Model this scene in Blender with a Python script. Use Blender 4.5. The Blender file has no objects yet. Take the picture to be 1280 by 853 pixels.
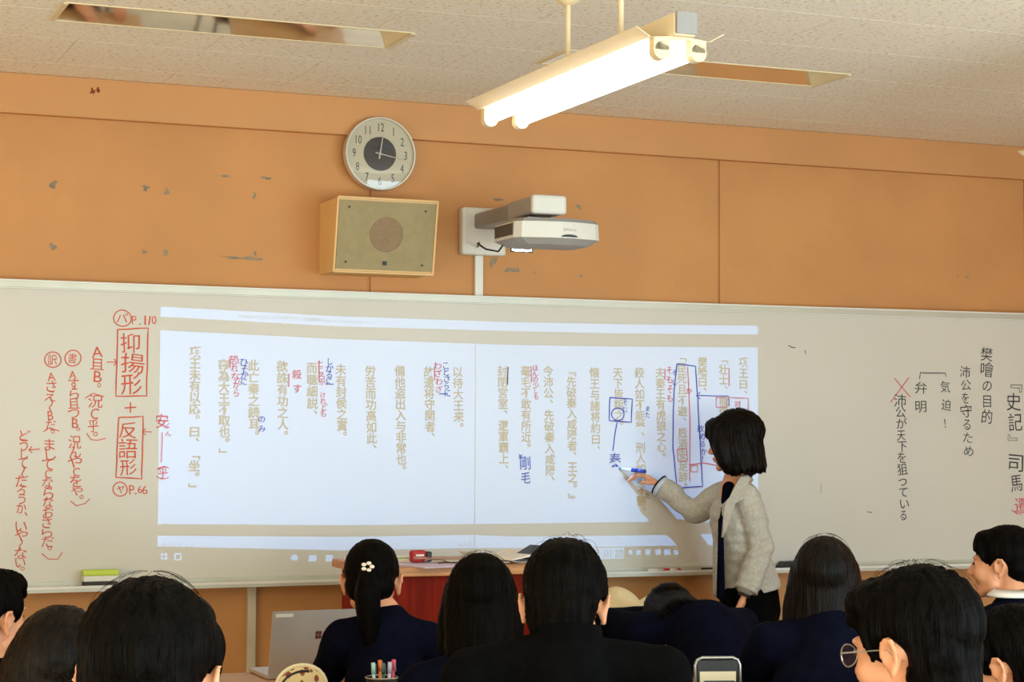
import bpy, bmesh, math, random
import numpy as np
from mathutils import Vector, Matrix, noise, Euler
random.seed(7)
S = bpy.context.scene
COL = S.collection
# ---------------------------------------------------------------- camera
YAW, PITCH, ROLL, FPX = 0.389229, 0.048663, 0.004461, 2409.56
CAM = Vector((0, -7.4, 1.5))
_f = Vector((math.sin(YAW)*math.cos(PITCH), math.cos(YAW)*math.cos(PITCH), math.sin(PITCH)))
_r = Vector((math.cos(YAW), -math.sin(YAW), 0)); _u = _r.cross(_f)
_r2 = _r*math.cos(ROLL)+_u*math.sin(ROLL); _u2 = _u*math.cos(ROLL)-_r*math.sin(ROLL)
cd = bpy.data.cameras.new('camera'); cam = bpy.data.objects.new('camera', cd); COL.objects.link(cam)
M = Matrix((_r2, _u2, -_f)).transposed().to_4x4(); M.translation = CAM
cam.matrix_world = M; cd.sensor_width = 36; cd.lens = 36*FPX/1280; cd.clip_start = 0.05
S.camera = cam
# ---------------------------------------------------------------- world, lights, exposure
S.view_settings.view_transform = 'Standard'; S.view_settings.look = 'None'
S.view_settings.gamma = 1; S.view_settings.exposure = -0.12; S.view_settings.use_curve_mapping = False
W = bpy.data.worlds.new('world'); S.world = W; W.use_nodes = True
W.node_tree.nodes['Background'].inputs[0].default_value = (0.95, 0.97, 1.0, 1)
W.node_tree.nodes['Background'].inputs[1].default_value = 0.55
def area(name, loc, target, sx, sy, power, color):
    l = bpy.data.lights.new(name, 'AREA'); l.shape = 'RECTANGLE'; l.size = sx; l.size_y = sy
    l.energy = power; l.color = color
    o = bpy.data.objects.new(name, l); COL.objects.link(o); o.location = loc
    o.rotation_euler = (Vector(target)-Vector(loc)).to_track_quat('-Z', 'Y').to_euler()
    return o
area('corridor_light', (-2.1, -3.2, 1.3), (2.0, -1.6, 3.1), 4.5, 2.0, 112, (1.0, 0.88, 0.58))
area('window_light', (5.45, -5.6, 1.5), (2.6, -2.2, 2.6), 4.0, 2.0, 215, (0.62, 0.85, 1.0))
area('rear_fill_light', (1.5, -8.5, 1.0), (2.0, -3.5, 6.0), 5.5, 1.6, 350, (0.90, 0.98, 0.90))  # added fill aimed up to brighten the ceiling, no window stands here

# ---------------------------------------------------------------- pixel helpers (a measured photo point at a known depth)
def P(px, py, Y):
    d = _f + _r2*((px-640)/FPX) - _u2*((py-426.5)/FPX)
    return CAM + d*((Y-CAM.y)/d.y)
def PX(px, py, X):
    d = _f + _r2*((px-640)/FPX) - _u2*((py-426.5)/FPX)
    return CAM + d*((X-CAM.x)/d.x)
def board_y(x): return -(0.055 + 0.07*((x-3.1)/2.6)**2)
def BP(px, py):                      # point on the curved board face
    q = P(px, py, -0.08)
    for _ in range(4): q = P(px, py, board_y(q.x))
    return q

# ---------------------------------------------------------------- materials
def srgb(r, g, b):
    f = lambda c: (c/255/12.92) if c/255 <= 0.04045 else ((c/255+0.055)/1.055)**2.4
    return (f(r), f(g), f(b))
MC = {}
def mat(name, col, rough=0.6, metal=0.0, var=0.08, vscale=6.0, bump=0.0, bscale=60.0, emit=0, stretch=None, spec=0.5, col2=None):
    if name in MC: return MC[name]
    m = bpy.data.materials.new(name); m.use_nodes = True; nt = m.node_tree; N = nt.nodes; L = nt.links
    b = N['Principled BSDF']; b.inputs['Roughness'].default_value = rough; b.inputs['Metallic'].default_value = metal
    b.inputs['Specular IOR Level'].default_value = spec
    tc = N.new('ShaderNodeTexCoord'); mp = N.new('ShaderNodeMapping'); L.new(tc.outputs['Object'], mp.inputs[0])
    if stretch: mp.inputs['Scale'].default_value = stretch
    n = N.new('ShaderNodeTexNoise'); n.inputs['Scale'].default_value = vscale; n.inputs['Detail'].default_value = 4
    L.new(mp.outputs[0], n.inputs['Vector'])
    r = N.new('ShaderNodeValToRGB'); L.new(n.outputs['Fac'], r.inputs[0])
    c2 = col2 or tuple(c*(1-var) for c in col); c1 = col if col2 else tuple(min(1, c*(1+var)) for c in col)
    r.color_ramp.elements[0].position = 0.35; r.color_ramp.elements[1].position = 0.65
    r.color_ramp.elements[0].color = (*c2, 1); r.color_ramp.elements[1].color = (*c1, 1)
    L.new(r.outputs[0], b.inputs['Base Color'])
    if bump:
        n2 = N.new('ShaderNodeTexNoise'); n2.inputs['Scale'].default_value = bscale; n2.inputs['Detail'].default_value = 3
        L.new(mp.outputs[0], n2.inputs['Vector'])
        bp = N.new('ShaderNodeBump'); bp.inputs['Strength'].default_value = bump; bp.inputs['Distance'].default_value = 0.004
        L.new(n2.outputs['Fac'], bp.inputs['Height']); L.new(bp.outputs[0], b.inputs['Normal'])
    if emit:
        b.inputs['Emission Color'].default_value = (*col, 1); b.inputs['Emission Strength'].default_value = emit
    MC[name] = m; return m
WALL = mat('orange_paint', srgb(196, 140, 84), 0.7, var=0.06, vscale=2.2, bump=0.25, bscale=35)
BEAM = mat('orange_beam_paint', srgb(198, 144, 90), 0.65, var=0.04, vscale=3, bump=0.15, bscale=30)
CHIP = mat('bare_grey_plaster', srgb(140, 128, 108), 0.9, var=0.2, vscale=40)
CREAM = mat('cream_enamel', srgb(222, 208, 170), 0.45, var=0.03)
WHITEP = mat('white_plastic', srgb(222, 222, 214), 0.4, var=0.02)
GREYP = mat('grey_plastic', srgb(150, 148, 145), 0.45, var=0.05)
ALU = mat('board_aluminium', srgb(196, 196, 182), 0.4, metal=0.25, var=0.04)
BOARD = mat('whiteboard_enamel', srgb(206, 203, 193), 0.32, var=0.015, vscale=1.5, spec=0.3)
BLACKP = mat('black_plastic', srgb(20, 20, 22), 0.45, var=0.2)
STEEL = mat('steel', srgb(170, 170, 165), 0.3, metal=0.8, var=0.05)
MIRROR = mat('mirror_reflector', srgb(225, 222, 215), 0.04, metal=1.0, var=0.01)
WOODTOP = mat('desk_oak', srgb(186, 126, 66), 0.45, var=0.25, vscale=5, stretch=(1, 12, 12))
REDWOOD = mat('red_brown_veneer', srgb(116, 26, 8), 0.6, var=0.2, vscale=5, stretch=(10, 10, 1), spec=.08)
FLOORM = mat('floor_boards', srgb(170, 148, 120), 0.5, var=0.2, vscale=3, stretch=(1, 9, 1))
HAIR = mat('black_hair', srgb(8, 6, 5), 0.45, var=0.5, vscale=60, bump=0.9, bscale=260, stretch=(1, 1, 0.08), spec=0.03)
HAIRB = mat('brown_black_hair', srgb(15, 10, 7), 0.38, var=0.5, vscale=60, bump=0.9, bscale=260, stretch=(1, 1, 0.08), spec=0.09)
SKIN = mat('skin', srgb(214, 150, 112), 0.5, var=0.05, vscale=14, bump=0.05, bscale=200)
NAVY = mat('navy_wool', srgb(9, 11, 25), 0.9, var=0.2, vscale=25, bump=0.3, bscale=300, spec=0.03)
BLACKW = mat('black_wool', srgb(8, 8, 9), 0.9, var=0.2, vscale=25, bump=0.3, bscale=300, spec=0.03)
WHITEC = mat('white_cotton', srgb(225, 222, 215), 0.8, var=0.03, bump=0.1)
GREYJ = mat('oat_grey_tweed', srgb(184, 181, 170), 0.9, var=0.1, vscale=90, bump=0.35, bscale=260, spec=0.1)
RED_M = mat('orange_red_marker', srgb(205, 75, 35), 0.6, var=0.12, vscale=50)
PINK_M = mat('pink_red_marker', srgb(205, 70, 85), 0.6, var=0.1, vscale=50)
BLUE_M = mat('blue_marker', srgb(45, 62, 150), 0.6, var=0.1, vscale=50)
BLACK_M = mat('black_marker', srgb(48, 48, 50), 0.6, var=0.2, vscale=50)

# ---------------------------------------------------------------- object helpers
def link(name, me, m=None, parent=None, smooth=False):
    o = bpy.data.objects.new(name, me); COL.objects.link(o)
    if m: me.materials.clear(); me.materials.append(m)
    if parent is not None: o.parent = parent
    if smooth:
        me.polygons.foreach_set('use_smooth', [True]*len(me.polygons))
    return o
def thing(name, label, cat, loc=(0, 0, 0), rz=0, group=None):
    o = bpy.data.objects.new(name, None); COL.objects.link(o); o.empty_display_size = 0.05
    o.location = loc; o.rotation_euler = (0, 0, rz); tag(o, label, cat, group); return o
def tag(o, label, cat, group=None):
    o['label'] = label; o['category'] = cat
    if group: o['group'] = group
    return o
def struct(o): o['kind'] = 'structure'; return o
class MB:
    def __init__(s): s.bm = bmesh.new()
    def box(s, c, d, bev=0.0, rot=None):
        r = bmesh.ops.create_cube(s.bm, size=1); v = r['verts']
        bmesh.ops.scale(s.bm, vec=d, verts=v)
        if bev:
            e = list({e for q in v for e in q.link_edges})
            rr = bmesh.ops.bevel(s.bm, geom=e, offset=bev, segments=2, profile=0.5, affect='EDGES'); v = [x for x in rr['verts']]
            v = list({q for f in rr['faces'] for q in f.verts} | set(v))
        if rot is not None: bmesh.ops.rotate(s.bm, cent=(0, 0, 0), matrix=rot if isinstance(rot, Matrix) else Euler(rot).to_matrix(), verts=v)
        bmesh.ops.translate(s.bm, vec=c, verts=v); return s
    def quad(s, pts):
        s.bm.faces.new([s.bm.verts.new(p) for p in pts]); return s
    def hull(s, pts):                # closed prism/convex piece
        vs = [s.bm.verts.new(p) for p in pts]
        bmesh.ops.convex_hull(s.bm, input=vs); return s
    def tube(s, pts, r, n=8, caps=True):
        pts = [Vector(p) for p in pts]; rings = []
        rs = r if isinstance(r, (list, tuple)) else [r]*len(pts)
        up = None
        for i, p in enumerate(pts):
            t = (pts[min(i+1, len(pts)-1)]-pts[max(i-1, 0)]).normalized()
            if up is None: up = t.orthogonal().normalized()
            a = (up - t*up.dot(t)); a = a.normalized() if a.length > 1e-6 else t.orthogonal().normalized(); up = a; b = t.cross(a)
            rings.append([s.bm.verts.new(p+(a*math.cos(k*2*math.pi/n)+b*math.sin(k*2*math.pi/n))*rs[i]) for k in range(n)])
        for A, B in zip(rings, rings[1:]):
            for k in range(n): s.bm.faces.new((A[k], A[(k+1) % n], B[(k+1) % n], B[k]))
        if caps:
            s.bm.faces.new(rings[0][::-1]); s.bm.faces.new(rings[-1])
        return s
    def lathe(s, prof, c=(0, 0, 0), axis='Z', n=32):    # prof: (radius, height)
        rings = []; c = Vector(c)
        for r, h in prof:
            R = []
            for k in range(n):
                a = k*2*math.pi/n; x, y = r*math.cos(a), r*math.sin(a)
                R.append(s.bm.verts.new(c+(Vector((x, y, h)) if axis == 'Z' else Vector((x, -h, y)))))
            rings.append(R)
        for A, B in zip(rings, rings[1:]):
            for k in range(n): s.bm.faces.new((A[k], A[(k+1) % n], B[(k+1) % n], B[k]))
        s.bm.faces.new(rings[0][::-1]); s.bm.faces.new(rings[-1]); return s
    def build(s, name, m, parent=None, smooth=False):
        bmesh.ops.remove_doubles(s.bm, verts=s.bm.verts, dist=1e-6)
        bmesh.ops.recalc_face_normals(s.bm, faces=s.bm.faces)
        me = bpy.data.meshes.new(name); s.bm.to_mesh(me); s.bm.free()
        return link(name, me, m, parent, smooth)
def copy_tree(o, parent=None):
    c = o.copy(); COL.objects.link(c)
    if parent is not None: c.parent = parent
    for ch in list(o.children): copy_tree(ch, c)
    return c

# ================================================================= STRUCTURE
XL, XR, YB, ZC = -2.3, 5.62, -8.6, 2.853
YF = 0.0
BZ = 1.5   # heights measured relative to the eye
struct(MB().box(((XL+XR)/2, (YB+YF)/2, -0.05), (XR-XL, YF-YB+0.1, 0.1)).build('floor', FLOORM))
wf = struct(MB().box(((XL+XR)/2, 0.075, 1.5), (XR-XL+0.2, 0.15, 3.0)).build('wall_front', WALL))
# three painted boards with recessed joints, below the beam
xs = [XL, 2.408, 4.001, XR-0.001]
for a, b in zip(xs, xs[1:]):
    MB().box(((a+b)/2, -0.004, 1.36), (b-a-0.012, 0.010, 2.68), 0.002).build('wall_panel', WALL, wf)
struct(MB().box(((XL+XR)/2, -0.021, 2.776), (XR-XL, 0.04, 0.153), 0.004).build('trim_1', BEAM))
wr = struct(MB().box((XR+0.06, -2.6, 1.5), (0.12, 5.2, 3.0)).build('wall_right', WALL))
wl = struct(MB().box((XL-0.06, -4.3, 1.5), (0.12, 8.6, 3.0)).build('wall_left', WALL))
# grey chips where paint has come off
def blotch(px, py, w, h, ang=0, seed=0, m=CHIP, n=14):
    c = P(px, py, -0.010); rnd = random.Random(seed); bm = MB(); s = 1/300
    pts = []
    for k in range(n):
        a = k*2*math.pi/n; rr = rnd.uniform(0.3, 1.05)
        x, z = math.cos(a)*w/2*rr*s, math.sin(a)*h/2*rr*s
        pts.append((c.x+x*math.cos(ang)-z*math.sin(ang), c.z+x*math.sin(ang)+z*math.cos(ang)))
    f = [bm.bm.verts.new((x, -0.0102, z)) for x, z in pts]; bm.bm.faces.new(f)
    r = bmesh.ops.extrude_face_region(bm.bm, geom=list(bm.bm.faces))
    bmesh.ops.translate(bm.bm, vec=(0, 0.0015, 0), verts=[v for v in r['geom'] if isinstance(v, bmesh.types.BMVert)])
    return bm.build('paint_chip', m, wf)
CH = [(66, 231, 14, 10, .8), (182, 235, 12, 10, -.4), (208, 240, 7, 12, -.5), (281, 220, 22, 4, 0), (335, 223, 20, 6, -.1),
      (318, 245, 6, 9, 0), (66, 308, 12, 10, -.6), (180, 315, 9, 10, .6), (207, 316, 8, 14, 0), (306, 323, 74, 6, 0), (319, 317, 5, 8, 0),
      (640, 338, 30, 9, -.05), (617, 327, 10, 22, -.4), (668, 341, 5, 5, 0), (726, 345, 8, 5, 0), (724, 259, 10, 7, -.6),
      (1209, 347, 12, 4, 0), (1197, 346, 4, 3, 0), (871, 166, 4, 3, 0), (622, 250, 22, 5, 0)]
for i, (a, b, w, h, an) in enumerate(CH): blotch(a, b, w, h, an, i)
RUST = mat('rusty_bolt_scar', srgb(120, 60, 25), 0.9, var=0.3, vscale=80)
for i, (a, b, w, h) in enumerate([(114, 116, 8, 10), (121, 114, 6, 8)]):
    o = blotch(a, b, w, h, 0, 40+i, RUST); o.name = 'bolt_scar'; o.location.y = -0.032

# ceiling: acoustic tiles, recessed joints, two mirrored light troughs
def tile_mat():
    m = bpy.data.materials.new('acoustic_tile'); m.use_nodes = True; nt = m.node_tree; N = nt.nodes; L = nt.links
    b = N['Principled BSDF']; b.inputs['Roughness'].default_value = 0.95; b.inputs['Specular IOR Level'].default_value = 0.1
    g = N.new('ShaderNodeNewGeometry'); mp = N.new('ShaderNodeMapping'); mp.inputs['Scale'].default_value = (55, 110, 55)
    L.new(g.outputs['Position'], mp.inputs[0])
    n = N.new('ShaderNodeTexNoise'); n.inputs['Scale'].default_value = 1; n.inputs['Detail'].default_value = 2; L.new(mp.outputs[0], n.inputs['Vector'])
    r = N.new('ShaderNodeValToRGB'); e = r.color_ramp.elements; e[0].position = 0.33; e[1].position = 0.41
    e[0].color = (*srgb(203, 182, 148), 1); e[1].color = (*srgb(245, 241, 228), 1); L.new(n.outputs['Fac'], r.inputs[0])
    n2 = N.new('ShaderNodeTexNoise'); n2.inputs['Scale'].default_value = 1.6; L.new(g.outputs['Position'], n2.inputs['Vector'])
    mx = N.new('ShaderNodeMix'); mx.data_type = 'RGBA'; mx.blend_type = 'MULTIPLY'; mx.inputs[0].default_value = 1
    r2 = N.new('ShaderNodeValToRGB'); r2.color_ramp.elements[0].color = (.97, .96, .94, 1); r2.color_ramp.elements[1].color = (1, 1, 1, 1)
    L.new(n2.outputs['Fac'], r2.inputs[0]); L.new(r.outputs[0], mx.inputs[6]); L.new(r2.outputs[0], mx.inputs[7]); L.new(mx.outputs[2], b.inputs['Base Color'])
    bp = N.new('ShaderNodeBump'); bp.inputs['Strength'].default_value = 0.5; bp.inputs['Distance'].default_value = 0.002
    L.new(n.outputs['Fac'], bp.inputs['Height']); L.new(bp.outputs[0], b.inputs['Normal'])
    return m
TILE = tile_mat()
VENTS = [(0.985, 2.125, -1.31, -1.04), (2.73, 3.87, -1.26, -1.0)]
JOINT = mat('dark_ceiling_joint', srgb(64, 56, 46), 0.9)
ceil_ = struct(MB().box(((XL+XR)/2, (YB+YF)/2, ZC+0.26), (XR-XL, YF-YB, 0.04)).build('ceiling', JOINT))
def sub(rects, v):
    out = []
    for (x0, x1, y0, y1) in rects:
        a0, a1, b0, b1 = max(x0, v[0]), min(x1, v[1]), max(y0, v[2]), min(y1, v[3])
        if a0 >= a1 or b0 >= b1: out.append((x0, x1, y0, y1)); continue
        if x0 < a0: out.append((x0, a0, y0, y1))
        if a1 < x1: out.append((a1, x1, y0, y1))
        if y0 < b0: out.append((a0, a1, y0, b0))
        if b1 < y1: out.append((a0, a1, b1, y1))
    return out
full = {}
yr = [0.0, -0.28]
while yr[-1] > YB: yr.append(max(YB, yr[-1]-0.4555))
for j, (y1, y0) in enumerate(zip(yr, yr[1:])):
    off = 1.108 if j % 2 == 1 else 1.554
    k = math.floor((XL-off)/0.887)
    while off+k*0.887 < XR:
        x0, x1 = max(XL, off+k*0.887), min(XR, off+(k+1)*0.887); k += 1
        if x1-x0 < 0.01: continue
        rs = [(x0, x1, y0, y1)]
        for v in VENTS: rs = sub(rs, v)
        g = 0.0026
        if len(rs) == 1 and rs[0] == (x0, x1, y0, y1):
            key = (round(x1-x0, 3), round(y1-y0, 3))
            if key not in full:
                t = MB().box((0, 0, 0.0075), (key[0]-g, key[1]-g, 0.015)).build('ceiling_tile', TILE, ceil_); full[key] = t.data
            else:
                t = link('ceiling_tile', full[key], None, ceil_)
            t.location = ((x0+x1)/2, (y0+y1)/2, ZC)
        else:
            m = MB()
            for (a, b, c, d) in rs:
                e0 = g/2 if a == x0 else 0; e1 = g/2 if b == x1 else 0; f0 = g/2 if c == y0 else 0; f1 = g/2 if d == y1 else 0
                m.box(((a+e0+b-e1)/2, (c+f0+d-f1)/2, ZC+0.0075), (b-e1-a-e0, d-f1-c-f0, 0.015))
            m.build('ceiling_tile', TILE, ceil_)
struct(MB().box(((XL+XR)/2, (YB+YF)/2, ZC+0.024), (XR-XL, YF-YB, 0.001)).build('ceiling', JOINT)) if False else None
# backing strips just above the joints (the deck the tiles are glued to), cut round the troughs
dk = MB()
rs = [(XL, XR, YB, YF)]
for v in VENTS: rs = sub(rs, v)
for (a, b, c, d) in rs: dk.box(((a+b)/2, (c+d)/2, ZC+0.022), (b-a, d-c, 0.014))
dk.build('ceiling_deck', JOINT, ceil_)
for i, (x0, x1, y0, y1) in enumerate(VENTS):
    lab = ['recessed mirror-lined light trough in the ceiling above the clock, unlit', 'recessed mirror-lined light trough in the ceiling behind the lit lamp, unlit'][i]
    t = thing('recessed_light_trough', lab, 'ceiling light', ((x0+x1)/2, (y0+y1)/2, ZC), group='mirrored ceiling troughs')
    hx, hy, H = (x1-x0)/2, (y1-y0)/2, 0.15
    e = 0.09; w = 0.075
    MB().hull([(-hx+e*0, hy, 0), (hx, hy, 0), (hx, hy+0.004, 0), (-hx, hy+0.004, 0), (-hx, hy-w, H), (hx, hy-w, H), (hx, hy-w+0.004, H), (-hx, hy-w+0.004, H)]).build('mirror_reflector', MIRROR, t)
    MB().hull([(-hx, -hy, 0), (hx, -hy, 0), (hx, -hy-0.004, 0), (-hx, -hy-0.004, 0), (-hx, -hy+w, H), (hx, -hy+w, H), (hx, -hy+w-0.004, H), (-hx, -hy+w-0.004, H)]).build('mirror_reflector', MIRROR, t)
    MB().box((0, 0, H), (2*hx, 2*hy-2*w, 0.006)).build('trough_top', CREAM, t)
    for s in (-1, 1):
        MB().hull([(s*hx, -hy, 0.001), (s*hx, hy, 0.001), (s*(hx-e), -hy, H), (s*(hx-e), hy, H), (s*(hx+.003), -hy, 0.001), (s*(hx+.003), hy, 0.001), (s*(hx-e+.003), hy, H), (s*(hx-e+.003), -hy, H)]).build('end_plate', CREAM, t)
    fr = MB()
    for (c, d) in [((0, hy+.004, -.001), (2*hx+.02, .008, .004)), ((0, -hy-.004, -.001), (2*hx+.02, .008, .004)), ((hx+.008, 0, -.002), (.016, 2*hy, .006)), ((-hx-.008, 0, -.002), (.016, 2*hy, .006))]: fr.box(c, d)
    fr.build('trim_frame', CREAM, t)

# ================================================================= HANGING TWIN TUBE LAMP
LX, LY, LZ = 2.235, -2.47, 2.54
lamp = thing('hanging_fluorescent_lamp', 'lit twin-tube fluorescent lamp hanging on two thin rods from the ceiling', 'lamp', (LX, LY, LZ))
LAMPC = mat('lamp_enamel', srgb(232, 214, 176), 0.45, var=0.03)
MB().box((0, 0, 0.0), (0.062, 1.25, 0.058), 0.004).build('lamp_body', LAMPC, lamp)
MB().hull([(-0.028, -.60, -.028), (0.028, -.60, -.028), (-.085, -.60, -.034), (.085, -.60, -.034), (-0.028, .60, -.028), (0.028, .60, -.028), (-.085, .60, -.034), (.085, .60, -.034), (0, -.6, -.036), (0, .6, -.036)]).build('reflector', LAMPC, lamp)
MB().hull([(.085, -.60, -.034), (.085, .60, -.034), (.125, -.6, -.012), (.125, .6, -.012), (.125, .6, -.010), (.125, -.6, -.010), (.085, -.6, -.032), (.085, .6, -.032)]).build('reflector_wing', LAMPC, lamp)
MB().hull([(-.085, -.60, -.034), (-.085, .60, -.034), (-.125, -.6, -.012), (-.125, .6, -.012), (-.125, .6, -.010), (-.125, -.6, -.010), (-.085, -.6, -.032), (-.085, .6, -.032)]).build('reflector_wing', LAMPC, lamp)
MB().box((0, -0.632, 0.002), (0.058, 0.012, 0.056), 0.002).build('end_cap', GREYP, lamp)
TUBE = bpy.data.materials.new('glowing_tube'); TUBE.use_nodes = True
_b = TUBE.node_tree.nodes['Principled BSDF']; _b.inputs['Emission Color'].default_value = (1, .97, .86, 1); _b.inputs['Emission Strength'].default_value = 9
_nn = TUBE.node_tree.nodes.new('ShaderNodeTexNoise'); _nn.inputs['Scale'].default_value = 2
for s in (-1, 1):
    MB().tube([(s*.052, -.565, -.063), (s*.052, .565, -.063)], 0.0155, 16).build('fluorescent_tube', TUBE, lamp, True)
    for e in (-1, 1):
        m = MB().box((s*.052, e*.585, -.05), (.046, .030, .036), 0.004)
        m.tube([(s*.052, e*.570, -.065), (s*.052, e*.600, -.065)], 0.023, 16)
        m.build('tube_socket', LAMPC, lamp)
for y in (-0.25, 0.104):
    MB().tube([(0, y, 0.02), (0, y, ZC-LZ)], 0.0075, 10).build('hanging_rod', LAMPC, lamp, True)
    MB().lathe([(0.012, -0.115), (0.030, -0.105), (0.05, -0.075), (0.06, -0.03), (0.062, 0.0)], (0, y, ZC-LZ), n=28).build('ceiling_canopy', LAMPC, lamp, True)

l2 = copy_tree(lamp); l2.location = (4.43, -2.30, 2.54); l2['label'] = 'second hanging fluorescent lamp, only its far tip showing at the right frame edge'; lamp['group'] = l2['group'] = 'hanging fluorescent lamps'

# ================================================================= WHITEBOARD
BT, BB = 2.068, 0.912          # outer top and tray bottom
BX0, BX1 = 0.35, 5.60
wb = thing('whiteboard', 'wide curved whiteboard covered in handwriting and a projected page', 'whiteboard', (3.1, 0, BB))
O = Vector((3.1, 0, BB))
def strip(z0, z1, out, inn, name, m, n=48, parent=wb, x0=BX0, x1=BX1):
    mb = MB(); prev = None
    for i in range(n+1):
        x = x0+(x1-x0)*i/n; y = board_y(x)
        ring = [mb.bm.verts.new(Vector((x, y-out, z0))-O), mb.bm.verts.new(Vector((x, y-out, z1))-O), mb.bm.verts.new(Vector((x, min(-.001, y+inn) if inn > .03 else y+inn, z1))-O), mb.bm.verts.new(Vector((x, min(-.001, y+inn) if inn > .03 else y+inn, z0))-O)]
        if prev:
            for k in range(4): mb.bm.faces.new((prev[k], prev[(k+1) % 4], ring[(k+1) % 4], ring[k]))
        else: mb.bm.faces.new(ring)
        prev = ring
    mb.bm.faces.new(prev[::-1])
    return mb.build(name, m, parent)
strip(BB+0.03, BT-0.028, 0, 0.02, 'board_panel', BOARD)
strip(BT-0.028, BT-.006, 0.012, 0.03, 'top_rail', ALU)
strip(BT-0.006, BT, 0.018, 0.3, 'top_lip', WHITEP)
strip(BT-0.033, BT-.029, 0.014, 0.01, 'rail_edge', WHITEP)
strip(BB, BB+0.012, 0.075, 0.3, 'marker_tray', ALU)
strip(BB+0.012, BB+0.022, 0.078, -0.073, 'tray_lip', WHITEP)
strip(BB+0.012, BB+0.034, 0.010, 0.02, 'bottom_rail', ALU)

# ---------------------------------------------------------------- lettering
fc = bpy.data.curves.new('lettering', 'FONT'); fo = bpy.data.objects.new('lettering', fc); COL.objects.link(fo); fc.size = 1.0; fc.resolution_u = 3
GL = {}
def glyph(ch, off=0.0):
    k = (ch, off)
    if k in GL: return GL[k]
    fc.body = ch; fc.offset = off; fc.align_x = 'LEFT'
    bpy.context.view_layer.update()
    e = fo.evaluated_get(bpy.context.evaluated_depsgraph_get()); me = e.to_mesh()
    vs = [(v.co.x, v.co.y) for v in me.vertices]; fs = [tuple(p.vertices) for p in me.polygons]
    adv = max([v[0] for v in vs], default=0.5)
    e.to_mesh_clear(); GL[k] = (vs, fs, adv); return GL[k]
ROT = set('「」『』（）()〜ー')
def hand_noise(x, z, a, s=22):
    return (a*noise.noise((x*s, z*s, 1.3)), a*noise.noise((x*s, z*s, 7.7)))
def chars_mesh(items, mapper, off=0.0, wob=0.0, rnd=None):
    """items: (char, cx, cz, size) in board metres; mapper (x,z)->Vector"""
    V = []; F = []
    for ch, cx, cz, sz in items:
        vs, fs, adv = glyph(ch, off); b = len(V)
        latin = ord(ch) < 0x250
        ox = adv/2 if latin else 0.5
        rot = ch in ROT; ang = -math.pi/2 if rot else 0
        if rnd: ang += rnd.uniform(-.10, .10); cx += rnd.uniform(-.06, .06)*sz; sx = rnd.uniform(.85, 1.15)
        else: sx = 1
        shift = (0, 0)
        if ch in '、。': shift = (0.55, 0.55)
        for (x, y) in vs:
            x = (x-ox)*sx+shift[0]; y = y-0.38+shift[1]
            X = x*math.cos(ang)-y*math.sin(ang); Z = x*math.sin(ang)+y*math.cos(ang)
            wx = wz = 0
            if wob: wx, wz = hand_noise(cx+X*sz, cz+Z*sz, wob*sz, 1.1/sz)
            V.append(mapper(cx+X*sz+wx, cz+Z*sz+wz))
        F += [tuple(i+b for i in f) for f in fs]
    return V, F
def on_board(x, z): return Vector((x, board_y(x)-0.0016, z))-O
def write(text, x0, y0, y1, size, m, x1=None, off=-0.002, seed=1):
    rnd = random.Random(seed+len(text)*7+int(x0)); n = len(text)
    if n == 2:
        xe = x1 if x1 is not None else x0
        write(text[0], x0, y0, y0, size, m); return write(text[1], xe, y1, y1, size, m)
    a = BP(x0, y0); b = BP(x1 if x1 is not None else x0, y1); it = []
    for i, ch in enumerate(text):
        if ch == ' ': continue
        t = i/(n-1) if n > 1 else 0.5
        it.append((ch, a.x+(b.x-a.x)*t, a.z+(b.z-a.z)*t, size/300*rnd.uniform(.9, 1.1)))
    V, F = chars_mesh(it, on_board, off, 0.06, rnd)
    me = bpy.data.meshes.new('handwriting'); me.from_pydata(V, [], F); o = link('handwriting', me, m, wb); o['kind'] = 'stuff'; return o
def stroke(pts, m, w=1.4, closed=False, name='marker_line'):
    q = [BP(*p) for p in pts]
    if closed: q.append(q[0].copy())
    out = []
    for a, b in zip(q, q[1:]):
        k = max(1, int((b-a).length/0.03))
        for i in range(k): out.append(a.lerp(b, i/k))
    out.append(q[-1]); hw = w/300/2; V = []; F = []
    for i, p in enumerate(out):
        t = (out[min(i+1, len(out)-1)]-out[max(i-1, 0)]); t.y = 0; t.normalize(); nrm = Vector((-t.z, 0, t.x))*hw
        wx, wz = hand_noise(p.x, p.z, 0.0022)
        for s in (-1, 1):
            x, z = p.x+nrm.x*s+wx, p.z+nrm.z*s+wz; V.append(on_board(x, z))
        if i: F.append((2*i-2, 2*i-1, 2*i+1, 2*i))
    me = bpy.data.meshes.new(name); me.from_pydata(V, [], F); return link(name, me, m, wb)
def circle(px, py, rx, ry, m, w=1.2): return stroke([(px+rx*math.cos(a*math.pi/8), py+ry*math.sin(a*math.pi/8)) for a in range(17)], m, w)
# left: orange-red notes
circle(153, 398, 11, 10, RED_M); write('パ', 153, 398, 398, 13, RED_M); 
for i, c in enumerate('P.110'): write(c, 168+i*6, 400, 400, 15, RED_M)
stroke([(147, 412), (185, 410), (183, 495), (145, 496)], RED_M, 1.5, True); write('抑揚形', 165, 429, 480, 25, RED_M)
stroke([(156, 510), (170, 509)], RED_M, 1.5); stroke([(163, 503), (163, 516)], RED_M, 1.5)
stroke([(148, 522), (179, 521), (177, 599), (145, 597)], RED_M, 1.5, True); write('反語形', 161, 538, 584, 22, RED_M)
circle(150, 612, 9, 9, RED_M); write('ヤ', 150, 612, 612, 11, RED_M)
for i, c in enumerate('P.66'): write(c, 163+i*6, 612, 612, 14, RED_M)
write('A且B。況C乎。', 122, 440, 548, 17, RED_M, 116)
stroke([(134, 453), (146, 453)], RED_M, 1.1); stroke([(142, 449), (146, 453), (142, 457)], RED_M, 1.1)
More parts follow.
